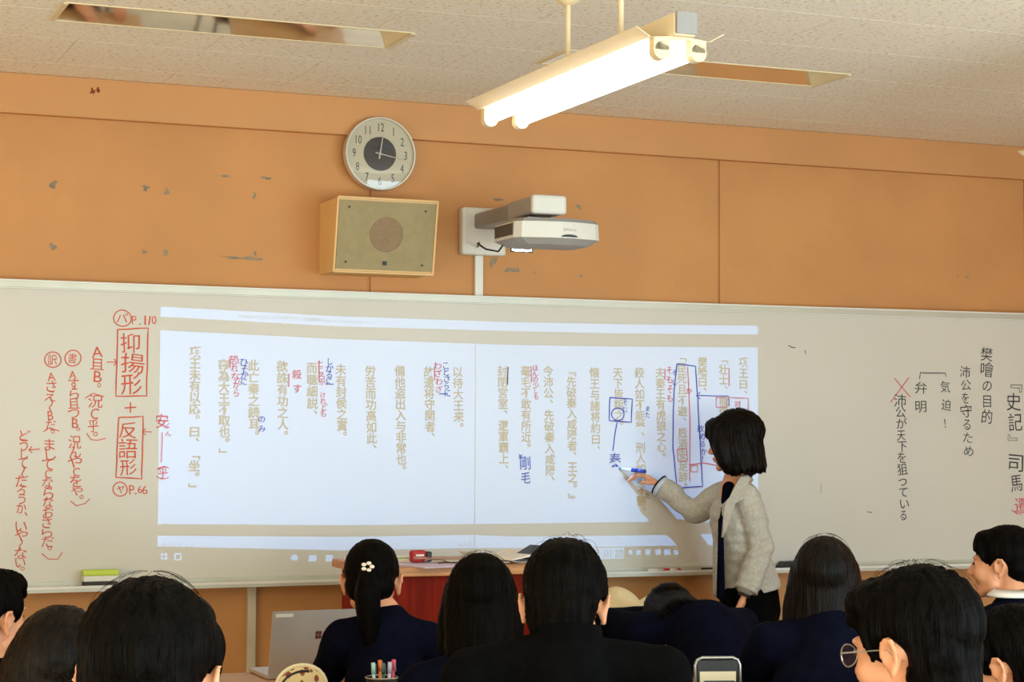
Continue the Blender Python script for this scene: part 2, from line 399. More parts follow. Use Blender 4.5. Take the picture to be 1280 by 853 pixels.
stroke([(108, 542), (114, 550), (122, 551), (132, 548)], RED_M, 1.0); stroke([(106, 498), (116, 492), (130, 496)], RED_M, 1.0)
circle(91, 448, 10, 10, RED_M); write('書', 91, 448, 448, 12, RED_M)
write('Aすら且つB。況んやCをや。', 91, 468, 626, 15, RED_M, 96); stroke([(88, 627), (96, 633), (106, 630), (112, 624)], RED_M, 1.0)
circle(66, 450, 10, 10, RED_M); write('訳', 66, 450, 450, 12, RED_M)
write('Aさえ〜Bだ。ましてCならなおさらだ。', 64, 471, 690, 15, RED_M, 58); stroke([(52, 692), (60, 699), (72, 699), (78, 690)], RED_M, 1.0)
stroke([(54, 540), (62, 535), (74, 539)], RED_M, 1.0)
write('どうして〜だろうか、いや〜ない。', 29, 545, 715, 15, RED_M, 25)
stroke([(50, 562), (36, 563)], RED_M, 1.1); stroke([(40, 559), (36, 563), (40, 567)], RED_M, 1.1)
write('安', 202, 527, 527, 18, PINK_M); write('くん', 211, 532, 542, 7, PINK_M); stroke([(203, 541), (202, 578)], PINK_M, 0.9); write('（乎）', 203, 580, 602, 15, PINK_M)
stroke([(190, 540), (178, 540)], RED_M, 1.1); stroke([(182, 536), (178, 540), (182, 544)], RED_M, 1.1)
# notes beside the projected text
write('ことさらに', 557, 457, 491, 10, BLUE_M, 559); write('わざわざ', 547, 457, 487, 10, PINK_M, 549)
stroke([(543, 459), (543, 475)], PINK_M, 1); stroke([(549, 493), (560, 492)], BLUE_M, 1)
write('しかるに', 412, 452, 477, 10, BLUE_M, 412); write('ところが けれども', 401, 455, 517, 9, PINK_M, 405); stroke([(399, 451), (399, 478)], PINK_M, 1)
write('殺す', 371, 468, 486, 13, PINK_M); stroke([(361, 467), (361, 484)], PINK_M, 1); stroke([(407, 480), (417, 481)], BLUE_M, 1)
write('ひそかに', 305, 453, 477, 10, BLUE_M); write('恐れながら', 293, 450, 491, 11, PINK_M, 296); stroke([(287, 447), (287, 461)], PINK_M, 1)
write('のみ', 327, 524, 536, 10, BLUE_M)
write('ほんの少しも', 669, 460, 496, 9, PINK_M, 670); stroke([(664, 458), (664, 478)], PINK_M, 1.1); stroke([(635, 459), (634, 481)], BLACK_M, 1.3)
write('×', 650, 570, 570, 13, BLUE_M); write('剛毛', 656, 579, 597, 16, BLUE_M, 657)
stroke([(762, 497), (790, 499), (789, 528), (761, 526)], BLUE_M, 1.4, True); circle(772, 518, 8, 8, BLUE_M, 1.3); write('そむ', 781, 503, 512, 9, BLUE_M)
stroke([(771, 528), (768, 545), (766, 564)], BLUE_M, 1.3); write('秦', 768, 575, 575, 20, BLUE_M)
write('また', 809, 511, 519, 9, BLUE_M); write('た', 809, 620, 620, 9, BLACK_M)
write('そもそも', 836, 463, 498, 11, PINK_M, 837); stroke([(831, 461), (831, 475)], PINK_M, 1)
stroke([(846, 455), (869, 458), (872, 500), (878, 608), (846, 611), (841, 560), (842, 490)], BLUE_M, 1.4, True)
stroke([(859, 459), (862, 520), (862, 602)], PINK_M, 1.0); write('そし', 843, 466, 478, 9, BLUE_M); write('か', 861, 489, 489, 10, PINK_M)
stroke([(846, 562), (858, 561), (859, 576), (847, 577)], PINK_M, 1.0, True); stroke([(864, 582), (872, 582), (872, 590), (864, 590)], PINK_M, 1.0, True)
stroke([(897, 582), (880, 579), (861, 581)], PINK_M, 1.0); stroke([(910, 495), (870, 495)], BLUE_M, 1.1); stroke([(875, 491), (870, 495), (875, 499)], BLUE_M, 1.1)
stroke([(911, 495), (911, 508)], BLUE_M, 1.0); stroke([(895, 497), (908, 497), (908, 509), (895, 509)], PINK_M, 1.0, True); stroke([(913, 497), (935, 498), (935, 515)], PINK_M, 1.0); write('可', 922, 506, 506, 9, PINK_M)
stroke([(911, 460), (911, 483)], PINK_M, 1.0); write('飲めるか！', 876, 536, 574, 10, BLUE_M, 880)
# right: black notes
write('『史記』司馬', 1267, 478, 604, 26, BLACK_M, 1270); write('遷', 1277, 632, 632, 24, PINK_M); stroke([(1272, 643), (1264, 638), (1276, 644)], PINK_M, 1)
write('樊噲の目的', 1233, 443, 521, 20, BLACK_M, 1234); write('沛公を守るため', 1206, 465, 564, 17, BLACK_M, 1210)
write('気迫！', 1182, 484, 529, 17, BLACK_M, 1183); write('弁明', 1151, 485, 508, 19, BLACK_M); write('沛公が天下を狙っている', 1125, 501, 644, 17, BLACK_M, 1130)
stroke([(1149, 474), (1150, 466), (1182, 467), (1182, 471)], BLACK_M, 1.3)
stroke([(1118, 473), (1138, 497)], PINK_M, 1.2); stroke([(1136, 472), (1113, 503)], PINK_M, 1.2)
stroke([(985, 432), (990, 435), (994, 435)], BLACK_M, 1.2); stroke([(1006, 438), (1007, 443)], BLACK_M, 1); stroke([(1084, 640), (1090, 641)], BLACK_M, 1); stroke([(1026, 605), (1026, 617)], BLACK_M, .5)

# things on the tray
def on_tray(px, py, name, label, cat, d, m, dz=0.0, off=0.035, rz=0.0, bev=0.003, group=None):
    q = BP(px, py); z = BB+0.012
    t = thing(name, label, cat, (q.x, board_y(q.x)-off, z), rz, group); return t
t = on_tray(123, 725, 'board_eraser', 'lime green and white whiteboard eraser at the left of the tray', 'eraser', 0, 0)
MB().box((0, 0, .012), (.125, .05, .022), .004).build('felt_pad', mat('dark_felt', srgb(60, 60, 58), .9), t)
MB().box((0, 0, .034), (.13, .052, .022), .004).build('eraser_base', WHITEP, t); MB().box((0, 0, .055), (.135, .055, .022), .006).build('eraser_grip', mat('lime_plastic', srgb(190, 215, 70), .4), t)
def marker(px, col, label, L=0.13, rz=0.0, group='pens and bits on the board tray', off=0.04):
    q = BP(px, 715); t = thing('marker_pen', label, 'marker', (q.x, board_y(q.x)-off, BB+0.0205), rz)
    MB().tube([(-L/2, 0, 0), (L*.2, 0, 0)], .008, 12).build('pen_barrel', WHITEP if col is not BLACKP else BLACKP, t, True)
    MB().tube([(L*.2, 0, 0), (L/2, 0, 0)], .0088, 12).build('pen_cap', col, t, True); return t
REDP = mat('red_plastic', srgb(200, 50, 25), .4)
marker(818, REDP, 'red-capped marker lying on the tray left of the teacher', 0.10)
MB_t = marker(838, REDP, 'short red marker on the tray nearest the teacher elbow', 0.05)
marker(886, BLACKP, 'black marker on the tray beside the teacher jacket', 0.11)
t = on_tray(985, 706, 'board_eraser', 'flat black eraser on the tray right of the teacher', 'eraser', 0, 0)
MB().box((0, 0, .008), (.135, .05, .014), .003).build('felt_pad', mat('dark_felt', srgb(60, 60, 58), .9), t); MB().hull([(-.066, -.025, .016), (.066, -.025, .016), (-.066, .025, .016), (.066, .025, .016), (-.05, -.02, .034), (.055, -.02, .036), (-.05, .02, .034), (.055, .02, .036)]).build('eraser_grip', BLACKP, t)
for i, px in enumerate((82, 91, 100)):
    q = BP(px, 733); o = MB().box((0, 0, 0.005), (.014, .012, .010), .003).build('magnet', REDP); o.location = (q.x, board_y(q.x)-.06, BB+0.012)
    tag(o, ['small red magnet on the tray, furthest left of three', 'small red magnet on the tray, middle of three', 'small red magnet on the tray touching the green eraser'][i], 'magnet', 'red magnets on the tray')

# ================================================================= WALL DEVICES
# clock
cc = (P(427, 194, -.03)+P(515, 194, -.03))/2; cr = 0.149
cz = (P(471, 148, -.03).z+P(471, 240, -.03).z)/2
ck = thing('wall_clock', 'round silver-rimmed wall clock with a black centre disc', 'clock', (cc.x, -0.041, cz))
MB().lathe([(cr*.9, 0), (cr, 0.004), (cr, 0.030), (cr*.985, 0.040), (cr*.95, 0.040), (cr*.945, 0.024), (0.01, 0.024)], axis='Y', n=64).build('clock_rim', mat('satin_rim', srgb(205, 200, 188), .35, metal=.35), ck, False)
FACE = mat('clock_face', srgb(188, 182, 158), .5, var=.02)
MB().lathe([(cr*.944, .0243), (0.001, .0245)], axis='Y', n=64).build('clock_face', FACE, ck)
MB().lathe([(cr*.46, .0248), (cr*.46, .0256), (.001, .0256)], axis='Y', n=48).build('centre_disc', mat('clock_disc', srgb(38, 32, 26), .5), ck)
def flat_text(items, y, name, m, parent, off=0.0):
    V, F = chars_mesh(items, lambda x, z: Vector((x, y, z)), off); me = bpy.data.meshes.new(name); me.from_pydata(V, [], F); return link(name, me, m, parent)
for h in range(1, 13):
    a = math.radians(90-30*h); R_ = cr*.73; cx, cz_ = R_*math.cos(a), R_*math.sin(a); s = str(h); it = []
    V = []; F = []
    w = .019 if len(s) == 2 else 0
    for k, c in enumerate(s):
        vs, fs, adv = glyph(c, 0.0); b = len(V)
        for (x, y) in vs: V.append(Vector((cx+(k-.5)*w+(x-adv/2)*.031, -.0252, cz_+(y-.36)*.048)))
        F += [tuple(i+b for i in f) for f in fs]
    me = bpy.data.meshes.new('numeral'); me.from_pydata(V, [], F); link('numeral', me, BLACKP, ck)
def hand(ang, L, w, y, m, tail=.02):
    a = math.radians(ang); d = Vector((math.sin(a), 0, math.cos(a))); n = Vector((d.z, 0, -d.x))
    b = -d*tail; e = d*L; yy = Vector((0, y, 0)); t = Vector((0, .0012, 0))
    return MB().hull([b+n*w+yy, b-n*w+yy, e+n*w*.5+yy, e-n*w*.5+yy, b+n*w+yy+t, b-n*w+yy+t, e+n*w*.5+yy+t, e-n*w*.5+yy+t]).build('clock_hand', m, ck)
HM = mat('clock_hand_silver', srgb(175, 170, 158), .35, metal=.3)
hand(9, .075, .0035, -.0285, HM); hand(101, .107, .0024, -.031, HM)
MB().lathe([(.005, .027), (.005, .034), (.001, .034)], axis='Y', n=16).build('hub', HM, ck)
GLS = bpy.data.materials.new('clear_glass'); GLS.use_nodes = True; _n = GLS.node_tree.nodes; _l = GLS.node_tree.links
_g = _n.new('ShaderNodeBsdfGlossy'); _g.inputs['Roughness'].default_value = .02; _t = _n.new('ShaderNodeBsdfTransparent'); _m = _n.new('ShaderNodeMixShader'); _fr = _n.new('ShaderNodeFresnel')
_fr.inputs['IOR'].default_value = 1.35
_m.inputs[0].default_value = .07; _l.new(_t.outputs[0], _m.inputs[1]); _l.new(_g.outputs[0], _m.inputs[2]); _l.new(_m.outputs[0], _n['Material Output'].inputs[0])
gm = MB(); gr = [(cr*.944, .035), (cr*.7, .0385), (cr*.35, .0405), (.004, .041)]
gR = [[gm.bm.verts.new((r*math.cos(k*math.pi/24), -h, r*math.sin(k*math.pi/24))) for k in range(48)] for r, h in gr]
for A, B in zip(gR, gR[1:]):
    for k in range(48): gm.bm.faces.new((A[k], A[(k+1) % 48], B[(k+1) % 48], B[k]))
gm.build('glass_cover', GLS, ck, True)

# speaker cabinet
xl = P(399, 254, 0).x
qt = PX(422, 249, xl); qb = PX(416, 340, xl)
xr = P(546, 254, qt.y).x; zt, zb = P(422, 250, qt.y).z, P(416, 341, qb.y).z
ztw, zbw = P(399, 254, 0).z, P(399, 341, 0).z
zt = (zt+ztw)/2+.004; zb = (zb+zbw)/2-.002
sp = thing('wall_speaker', 'cream wedge-shaped speaker box on the wall below the clock', 'speaker', ((xl+xr)/2, -0.009, zb))
hw = (xr-xl)/2; hh = zt-zb; dt, db = -qt.y, -qb.y
SPK = mat('speaker_cream', srgb(228, 190, 130), .5, var=.03)
GRL = mat('speaker_cloth', srgb(160, 146, 108), .85, var=.05, vscale=30, bump=.4, bscale=500)
def sfront(u, v, o=0.0): # u -1..1, v 0..1
    return Vector((u*hw, -(db+(dt-db)*v)-o, v*hh))
MB().hull([(-hw, 0, 0), (hw, 0, 0), (-hw, 0, hh), (hw, 0, hh), sfront(-1, 0), sfront(1, 0), sfront(-1, 1), sfront(1, 1)]).build('speaker_cabinet', SPK, sp)
e = .03
MB().hull([sfront(-1+e, .035, .001), sfront(1-e, .035, .001), sfront(-1+e, .965, .001), sfront(1-e, .965, .001), sfront(-1+e, .035, .005), sfront(1-e, .035, .005), sfront(-1+e, .965, .005), sfront(1-e, .965, .005)]).build('grille_panel', GRL, sp)
rm = MB()
for (a, b) in [((-1, 0), (1, 0)), ((1, 0), (1, 1)), ((1, 1), (-1, 1)), ((-1, 1), (-1, 0))]:
    rm.tube([sfront(*a, .003), sfront(*b, .003)], .005, 6)
rm.build('cabinet_edge', SPK, sp)
tilt = math.atan2(dt-db, hh)
def sdisc(u, v, r, name, m, o=.006, n=32):
    mb = MB(); c = sfront(u, v, o); ax = Vector((1, 0, 0)); az = (sfront(0, 1)-sfront(0, 0)).normalized(); nn = ax.cross(az).normalized()
    if nn.y > 0: nn = -nn
    A = [mb.bm.verts.new(c+(ax*math.cos(k*2*math.pi/n)+az*math.sin(k*2*math.pi/n))*r) for k in range(n)]
    B = [mb.bm.verts.new(c+(ax*math.cos(k*2*math.pi/n)+az*math.sin(k*2*math.pi/n))*r*.96+nn*.0015) for k in range(n)]
    for k in range(n): mb.bm.faces.new((A[k], A[(k+1) % n], B[(k+1) % n], B[k]))
    mb.bm.faces.new(B); return mb.build(name, m, sp)
sdisc(0.0, .52, .069, 'driver_area', mat('driver_cloth', srgb(146, 124, 96), .9, var=.06, vscale=60, bump=.4, bscale=500))
for (u, v) in ((-.78, .87), (.76, .86), (-.78, .13), (.76, .12)): sdisc(u, v, .005, 'screw', mat('dark_screw', srgb(70, 62, 48), .5), .0065, 12)
c = sfront(-.0, .13, .008); MB().box(c, (.016, .003, .016)).build('badge', BLACKP, sp)

# projector on wall arm
pm = thing('wall_projector', 'white short-throw projector on a grey wall arm above the whiteboard', 'projector', (2.9, -0.009, 2.24))
PO = Vector((2.9, -0.009, 2.24))
m0, m1 = P(575, 259, -.03), P(630, 321, -.03)
MB().box(((m0.x+m1.x)/2-PO.x, -.025, (m0.z+m1.z)/2-PO.z), (m1.x-m0.x, .05, m0.z-m1.z), .012).build('wall_plate', WHITEP, pm)
# arm: two telescoping sections, end cap
MB().box((.005, -.235, .135), (.125, .42, .062), .01).build('arm', mat('arm_grey', srgb(140, 136, 132), .4, metal=.2), pm)
MB().box((.005, -.535, .137), (.135, .24, .068), .01).build('arm_sleeve', mat('arm_silver', srgb(165, 162, 158), .4, metal=.2), pm)
MB().box((.005, -.67, .138), (.143, .03, .074), .012).build('arm_end_cap', WHITEP, pm)
MB().tube([(-.03, -.60, .10), (-.03, -.60, .07)], .012, 10).tube([(.05, -.60, .10), (.05, -.60, .07)], .012, 10).box((.01, -.60, .088), (.16, .09, .006)).build('mount_bracket', STEEL, pm)
cb = MB(); cb.tube([(-.09, -.60, .085), (-.05, -.62, .098), (0, -.63, .088), (.06, -.62, .082), (.12, -.6, .076)], .004, 6); cb.tube([(-.08, -.61, .09), (-.06, -.64, .08), (-.02, -.63, .09)], .005, 6)
cb.build('cable', BLACKP, pm)
# body: rounded plan outline, sloped top, belly under
def slab(name, z0, z1, m, inset=0.0, outline=None, drop=0):
    mb = MB(); n = len(outline); A = [mb.bm.verts.new((x, y, z0)) for x, y in outline]
    cx = sum(p[0] for p in outline)/n; cy = sum(p[1] for p in outline)/n
    B = [mb.bm.verts.new((cx+(x-cx)*(1-inset), cy+(y-cy)*(1-inset), z1)) for x, y in outline]
    for k in range(n): mb.bm.faces.new((A[k], A[(k+1) % n], B[(k+1) % n], B[k]))
    mb.bm.faces.new(A[::-1]); mb.bm.faces.new(B); return mb.build(name, m, pm)
fa, fb = P(646, 292, -.70), P(751, 292, -.70)
xa, xb = fa.x-PO.x, fb.x-PO.x
out = [(xa, -.655), (xa+.02, -.69)]
for k in range(9): out.append((xa+.03+(xb-xa-.05)*k/8, -.69-.03*math.sin(math.pi*k/8)))
out += [(xb, -.675), (xb, -.50), (xb-.03, -.46), (xa+.03, -.44), (xa, -.46)]
slab('projector_body', 0.008, .070, WHITEP, 0.02, out)
slab('projector_top', .070, .084, GREYP, 0.10, [(x*.985+.002, y) for x, y in out])
slab('projector_belly', .008, -.016, GREYP, 0.22, out)
vt = MB()
for k in range(14): vt.box((xa-.001, -.65+k*.0135, .042), (.004, .005, .045))
vt.build('side_vent', mat('vent_dark', srgb(90, 80, 66), .6), pm)
mb = MB(); rr = [mb.bm.verts.new(((xa+xb)/2+.03+.035*math.cos(a*math.pi/12), -.7235+.0015*abs(math.cos(a*math.pi/12)), .012+.010*math.sin(a*math.pi/12))) for a in range(13)]
mb.bm.faces.new(rr); mb.build('sensor_window', BLACKP, pm)
V, F = [], []; xx = (xa+xb)/2+.005
for ch in 'InFocus':
    vs, fs, adv = glyph(ch); b = len(V)
    for x, y in vs: V.append(Vector((xx+x*.014, -.7245, .036+y*.014)))
    F += [tuple(i+b for i in f) for f in fs]; xx += .0085 if ch != 'I' else .004
me = bpy.data.meshes.new('maker_name'); me.from_pydata(V, [], F); link('maker_name', me, GREYP, pm)
MB().tube([(xa+.03, -.50, .005), (xa+.01, -.48, -.03), (xa-.03, -.45, -.02), (xa-.03, -.36, .01), (xa+.04, -.2, .03), (-.04, -.04, .03)], .004, 6).build('cable', BLACKP, pm)
# lens hood at the back; the light and the added page slide sit in it
LP = Vector((2.90, -.44, 2.262))
MB().box((0, LP.y-PO.y+.0, LP.z-PO.z+.016), (.12, .05, .006)).box((-.058, LP.y-PO.y-.012, LP.z-PO.z-.002), (.004, .026, .036)).box((.058, LP.y-PO.y-.012, LP.z-PO.z-.002), (.004, .026, .036)).build('lens_hood', GREYP, pm)
# cable ducts on the wall
MB_ = MB().box((0, 0, 0), (.037, .022, 1), .003)
zA, zB = P(598, 322, 0).z, BT
dct = MB().box((0, 0, 0), (.036, .02, zA-zB+.01), .003).build('cable_duct', WHITEP); dct.location = (P(598, 350, -.02).x, -.020, (zA+zB)/2)
tag(dct, 'white cable duct running from the projector mount down to the board', 'cable duct')
MB_.bm.free()
d2 = MB().box((0, 0, 0), (.034, .03, BB), .003).build('cable_duct', mat('painted_duct', srgb(200, 190, 168), .5)); d2.location = (P(314, 780, -.03).x, -.025, BB/2-.001)
tag(d2, 'pale vertical conduit on the wall below the board behind the laptop', 'cable duct')

# ---------------------------------------------------------------- projected page: painted text, lamp + slide
TS = 0.03
def gobo(x, z):
    q = Vector((x, board_y(x), z)); return (q-LP)*TS
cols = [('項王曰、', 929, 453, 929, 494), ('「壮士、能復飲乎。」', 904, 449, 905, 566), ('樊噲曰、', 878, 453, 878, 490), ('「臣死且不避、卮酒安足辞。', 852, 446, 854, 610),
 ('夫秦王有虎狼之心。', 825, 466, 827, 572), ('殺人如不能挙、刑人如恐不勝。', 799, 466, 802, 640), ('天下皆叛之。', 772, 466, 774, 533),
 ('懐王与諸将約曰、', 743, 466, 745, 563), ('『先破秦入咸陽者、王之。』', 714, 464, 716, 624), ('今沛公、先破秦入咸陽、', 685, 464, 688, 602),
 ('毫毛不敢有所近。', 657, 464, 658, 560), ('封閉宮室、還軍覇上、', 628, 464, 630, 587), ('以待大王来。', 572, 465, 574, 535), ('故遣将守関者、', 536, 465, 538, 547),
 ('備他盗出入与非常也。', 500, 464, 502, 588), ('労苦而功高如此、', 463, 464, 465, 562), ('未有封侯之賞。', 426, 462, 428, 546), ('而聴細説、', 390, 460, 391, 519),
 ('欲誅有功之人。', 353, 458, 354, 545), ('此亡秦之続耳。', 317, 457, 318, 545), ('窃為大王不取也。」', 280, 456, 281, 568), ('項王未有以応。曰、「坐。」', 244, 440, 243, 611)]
V, F = [], []
PROJ_PAINT = mat('tan_projection_paint', srgb(190, 166, 120), .6, var=.02)  # tan paint imitates board left unlit where projected letters block the beam
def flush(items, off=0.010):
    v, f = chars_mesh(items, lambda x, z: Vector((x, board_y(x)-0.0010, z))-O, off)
    me = bpy.data.meshes.new('painted_projected_text'); me.from_pydata(v, [], f); o = link('painted_projected_text', me, PROJ_PAINT, wb); o['kind'] = 'stuff'
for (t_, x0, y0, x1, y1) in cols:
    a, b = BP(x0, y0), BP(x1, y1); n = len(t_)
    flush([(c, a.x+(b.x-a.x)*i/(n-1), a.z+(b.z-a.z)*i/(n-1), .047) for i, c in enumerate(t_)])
# faint window titles and the name box, horizontal, painted in place of projection
PROJ_PAINT2 = mat('faint_projection_paint', srgb(204, 190, 160), .6, var=.02)
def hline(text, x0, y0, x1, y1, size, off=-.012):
    global PROJ_PAINT
    keep = PROJ_PAINT; PROJ_PAINT = PROJ_PAINT2 if size < .04 else PROJ_PAINT
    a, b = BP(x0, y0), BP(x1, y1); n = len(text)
    flush([(c, a.x+(b.x-a.x)*i/(n-1), a.z+(b.z-a.z)*i/(n-1), size) for i, c in enumerate(text) if c != ' '], off); PROJ_PAINT = keep
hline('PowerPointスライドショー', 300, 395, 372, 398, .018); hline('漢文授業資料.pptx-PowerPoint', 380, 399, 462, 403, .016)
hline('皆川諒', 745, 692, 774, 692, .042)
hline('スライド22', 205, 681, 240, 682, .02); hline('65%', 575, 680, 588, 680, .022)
# opaque frame of the added beam-shaping slide with openings (board px -> metres)
top_z = lambda px, y: BP(px, y).z
def interp(tab, x):
    for (a, za), (b, zb_) in zip(tab, tab[1:]):
        if x <= b: return za+(zb_-za)*(x-a)/(b-a)
    return tab[-1][1]+(tab[-1][1]-tab[-2][1])/(tab[-1][0]-tab[-2][0])*(x-tab[-1][0])
def tab(pts): return [(BP(*p).x, BP(*p).z) for p in pts]
E0 = tab([(200, 383.5), (420, 395.4), (640, 403), (780, 405.7), (948, 407.5)])     # title bar top
E1 = tab([(200, 396), (420, 408), (640, 414), (780, 417), (948, 418.3)])
E2 = tab([(200, 413), (420, 424), (640, 431.5), (780, 433.7), (948, 434.5)])       # page top
E3 = tab([(197, 655.5), (430, 657), (640, 655), (780, 653), (948, 653)])            # page bottom
E4 = tab([(197, 670), (430, 671.5), (592, 669), (640, 671), (780, 670), (948, 667)])
E5 = tab([(197, 683.5), (430, 688.5), (592, 685.5), (640, 685.5), (780, 683.5), (948, 681)])
E6 = tab([(197, 712), (592, 708), (948, 700)])
XA, XB = BP(199, 520).x, BP(947.5, 520).x
NX = 60
def band(ta, tb, x0=XA, x1=XB, n=NX):
    global V, F
    for i in range(n):
        xa_, xb_ = x0+(x1-x0)*i/n, x0+(x1-x0)*(i+1)/n; b = len(V)
        f = lambda t, x: t(x) if callable(t) else interp(t, x)
        V += [gobo(xa_, f(ta, xa_)), gobo(xb_, f(ta, xb_)), gobo(xb_, f(tb, xb_)), gobo(xa_, f(tb, xa_))]; F.append((b, b+1, b+2, b+3))
band(lambda x: interp(E0, x)+.25, E0, XA-.3, XB+.3); band(E1, E2); band(E3, E4)
for (a, b) in ((XA-.3, XA), (XB, XB+.3)): band(lambda x: interp(E0, x), lambda x: interp(E6, x)-.2, a, b, 6)
dv = BP(594, 520).x; band(E1, E5, dv-.002, dv+.002, 1)
# taskbar with openings for icons
E5b = E5
icons = [(201, 209, 692, 700), (218, 227, 692, 701), (364, 372, 694, 701), (386, 396, 694, 702), (407, 416, 694, 702), (739, 780, 685, 699), (786, 790, 688, 694), (795, 801, 688, 694), (807, 813, 687, 694), (819, 826, 687, 694), (830, 838, 687, 694), (842, 848, 688, 694), (854, 859, 687, 693)]
cuts = sorted([(BP(a, 692).x, BP(b, 692).x, BP((a+b)/2, c).z, BP((a+b)/2, d).z) for a, b, c, d in icons])
x = XA
for (a, b, zt_, zb_) in cuts:
    band(E5b, lambda q: interp(E6, q)-.2, x, a, max(1, int((a-x)/.05)))
    band(E5b, lambda q: zt_, a, b, 1); band(lambda q: zb_, lambda q: interp(E6, q)-.2, a, b, 1); x = b
    if b-a < .06 and a < 2.5:   # pane cross of the first icon, ring centre of the second
        m_ = (a+b)/2; mz = (zt_+zb_)/2
        if a < cuts[1][0]-.001: band(lambda q: zt_, lambda q: zb_, m_-.002, m_+.002, 1); band(lambda q: mz+.002, lambda q: mz-.002, a, b, 1)
        elif a < 1.8: band(lambda q: mz+.008, lambda q: mz-.008, m_-.008, m_+.008, 1)
band(E5b, lambda q: interp(E6, q)-.2, x, XB, 6)
me = bpy.data.meshes.new('page_gobo'); me.from_pydata(V, [], F); sl = link('page_gobo', me, BLACKP, pm); sl.location = LP-PO
sl['label'] = 'tiny opaque frame slide added to shape the projector light'
pl = bpy.data.lights.new('projector_beam', 'POINT'); pl.energy = 60.0; pl.shadow_soft_size = 0.0; pl.color = (.66, .78, 1.0); pl.use_nodes = True
plo = bpy.data.objects.new('projector_beam', pl); COL.objects.link(plo); plo.location = LP
nt = pl.node_tree; N = nt.nodes; L = nt.links; em = N['Emission']
geo = N.new('ShaderNodeNewGeometry'); sx = N.new('ShaderNodeSeparateXYZ'); 
neg = N.new('ShaderNodeVectorMath'); neg.operation = 'SCALE'; neg.inputs['Scale'].default_value = 1.0
BEAMSIGN = neg
tcn = N.new('ShaderNodeTexCoord'); L.new(tcn.outputs['Normal'], neg.inputs[0]); L.new(neg.outputs[0], sx.inputs[0])
def mth(op, a, b=None):
    n = N.new('ShaderNodeMath'); n.operation = op
    for i, v in enumerate((a, b)):
        if v is None: continue
        if isinstance(v, (int, float)): n.inputs[i].default_value = v
        else: L.new(v, n.inputs[i])
    return n.outputs[0]
D0 = -0.075-LP.y
vy = mth('MAXIMUM', sx.outputs[1], 0.02)
s_ = mth('DIVIDE', D0, vy); XX = mth('ADD', mth('MULTIPLY', sx.outputs[0], s_), LP.x); ZZ = mth('ADD', mth('MULTIPLY', sx.outputs[2], s_), LP.z)
msk = mth('MULTIPLY', mth('GREATER_THAN', XX, XA-.1), mth('LESS_THAN', XX, XB+.1))
msk = mth('MULTIPLY', msk, mth('GREATER_THAN', ZZ, interp(E6, 3)-.04)); msk = mth('MULTIPLY', msk, mth('LESS_THAN', ZZ, 2.03))
st = mth('MULTIPLY', mth('MINIMUM', mth('POWER', vy, -3.0), 400.0), msk)
st = mth('MULTIPLY', st, mth('GREATER_THAN', sx.outputs[1], 0.02))
L.new(mth('MULTIPLY', st, 4.9/60), em.inputs['Strength']); em.inputs['Color'].default_value = (.18, .44, 1.0, 1)
pl.color = (1, 1, 1)

# ================================================================= LECTERN AND FURNITURE
lt = thing('lectern', 'brown lectern with an oak top and red-brown front in front of the board', 'lectern', (2.07, -1.21, 0), math.radians(-1))
MB().box((.34, .26, 1.035), (.72, .56, .030), .003).build('lectern_top', WOODTOP, lt)
MB().box((.34, .02, .51), (.66, .02, 1.02), .002).build('front_panel', REDWOOD, lt)
MB().box((.02, .27, .51), (.02, .48, 1.02), .002).build('side_panel', REDWOOD, lt)
MB().box((.66, .27, .51), (.02, .48, 1.02), .002).build('side_panel', REDWOOD, lt)
MB().box((.34, .27, .5), (.62, .46, .02)).build('shelf', REDWOOD, lt)
LTZ = 1.0505
def onlect(px, py):  # point on lectern top plane
    d = _f + _r2*((px-640)/FPX) - _u2*((py-426.5)/FPX); s = (LTZ-CAM.z)/d.z; return CAM+d*s
PAPER = mat('paper', srgb(235, 232, 224), .8, var=.02)
def sheet(px, py, w, h, rz, label, thick=.002, m=PAPER, z=0, name='sheet_of_paper', cat='paper', group='papers on the lectern', curl=0.0):
    q = onlect(px, py); mb = MB(); n = 6
    for k in range(n):
        a, b = -w/2+w*k/n, -w/2+w*(k+1)/n; za = curl*((a/w)**2)*4; zb2 = curl*((b/w)**2)*4
        mb.hull([(a, -h/2, za), (b, -h/2, zb2), (a, h/2, za), (b, h/2, zb2), (a, -h/2, za+thick), (b, -h/2, zb2+thick), (a, h/2, za+thick), (b, h/2, zb2+thick)])
    o = mb.build(name, m); o.location = (q.x, q.y, LTZ+z); o.rotation_euler = (0, 0, rz); tag(o, label, cat, group); return o
def lp(u, v): # lectern local to world
    return lt.matrix_basis @ Vector((u, v, 0))
def at(o, px, py, z=0): q = onlect(px, py); o.location = (q.x, q.y, LTZ+z)
def put(o, u, v, z=0): q = Matrix.Rotation(math.radians(-1), 4, 'Z') @ Vector((u, v, 0)); o.location = (2.07+q.x, -1.21+q.y, LTZ+z)
o = sheet(460, 700, .30, .21, .1, 'stack of papers on the left end of the lectern', .010); put(o, .16, .36)
o = sheet(460, 700, .21, .28, -.2, 'white sheet lying on the lectern just left of the curled handout', .002, curl=.004); at(o, 592, 702)
o = sheet(460, 700, .20, .25, .25, 'pale lilac leaflet near the lectern front edge', .003, mat('lilac_paper', srgb(205, 190, 215), .7)); at(o, 536, 707) 
o = sheet(620, 700, .20, .27, .2, 'curled white handout at the right of the lectern', .002, curl=.03); at(o, 626, 701)
bk = thing('open_notebook', 'open dark-covered notebook tilted on the right of the lectern', 'notebook', (0, 0, 0), .3); at(bk, 652, 703, 0.012)
MB().hull([(-.09, -.06, 0), (.0, -.06, .012), (-.09, .06, 0), (.0, .06, .012), (-.09, -.06, .004), (.0, -.06, .018), (-.09, .06, .004), (.0, .06, .018)]).build('page_block', PAPER, bk)
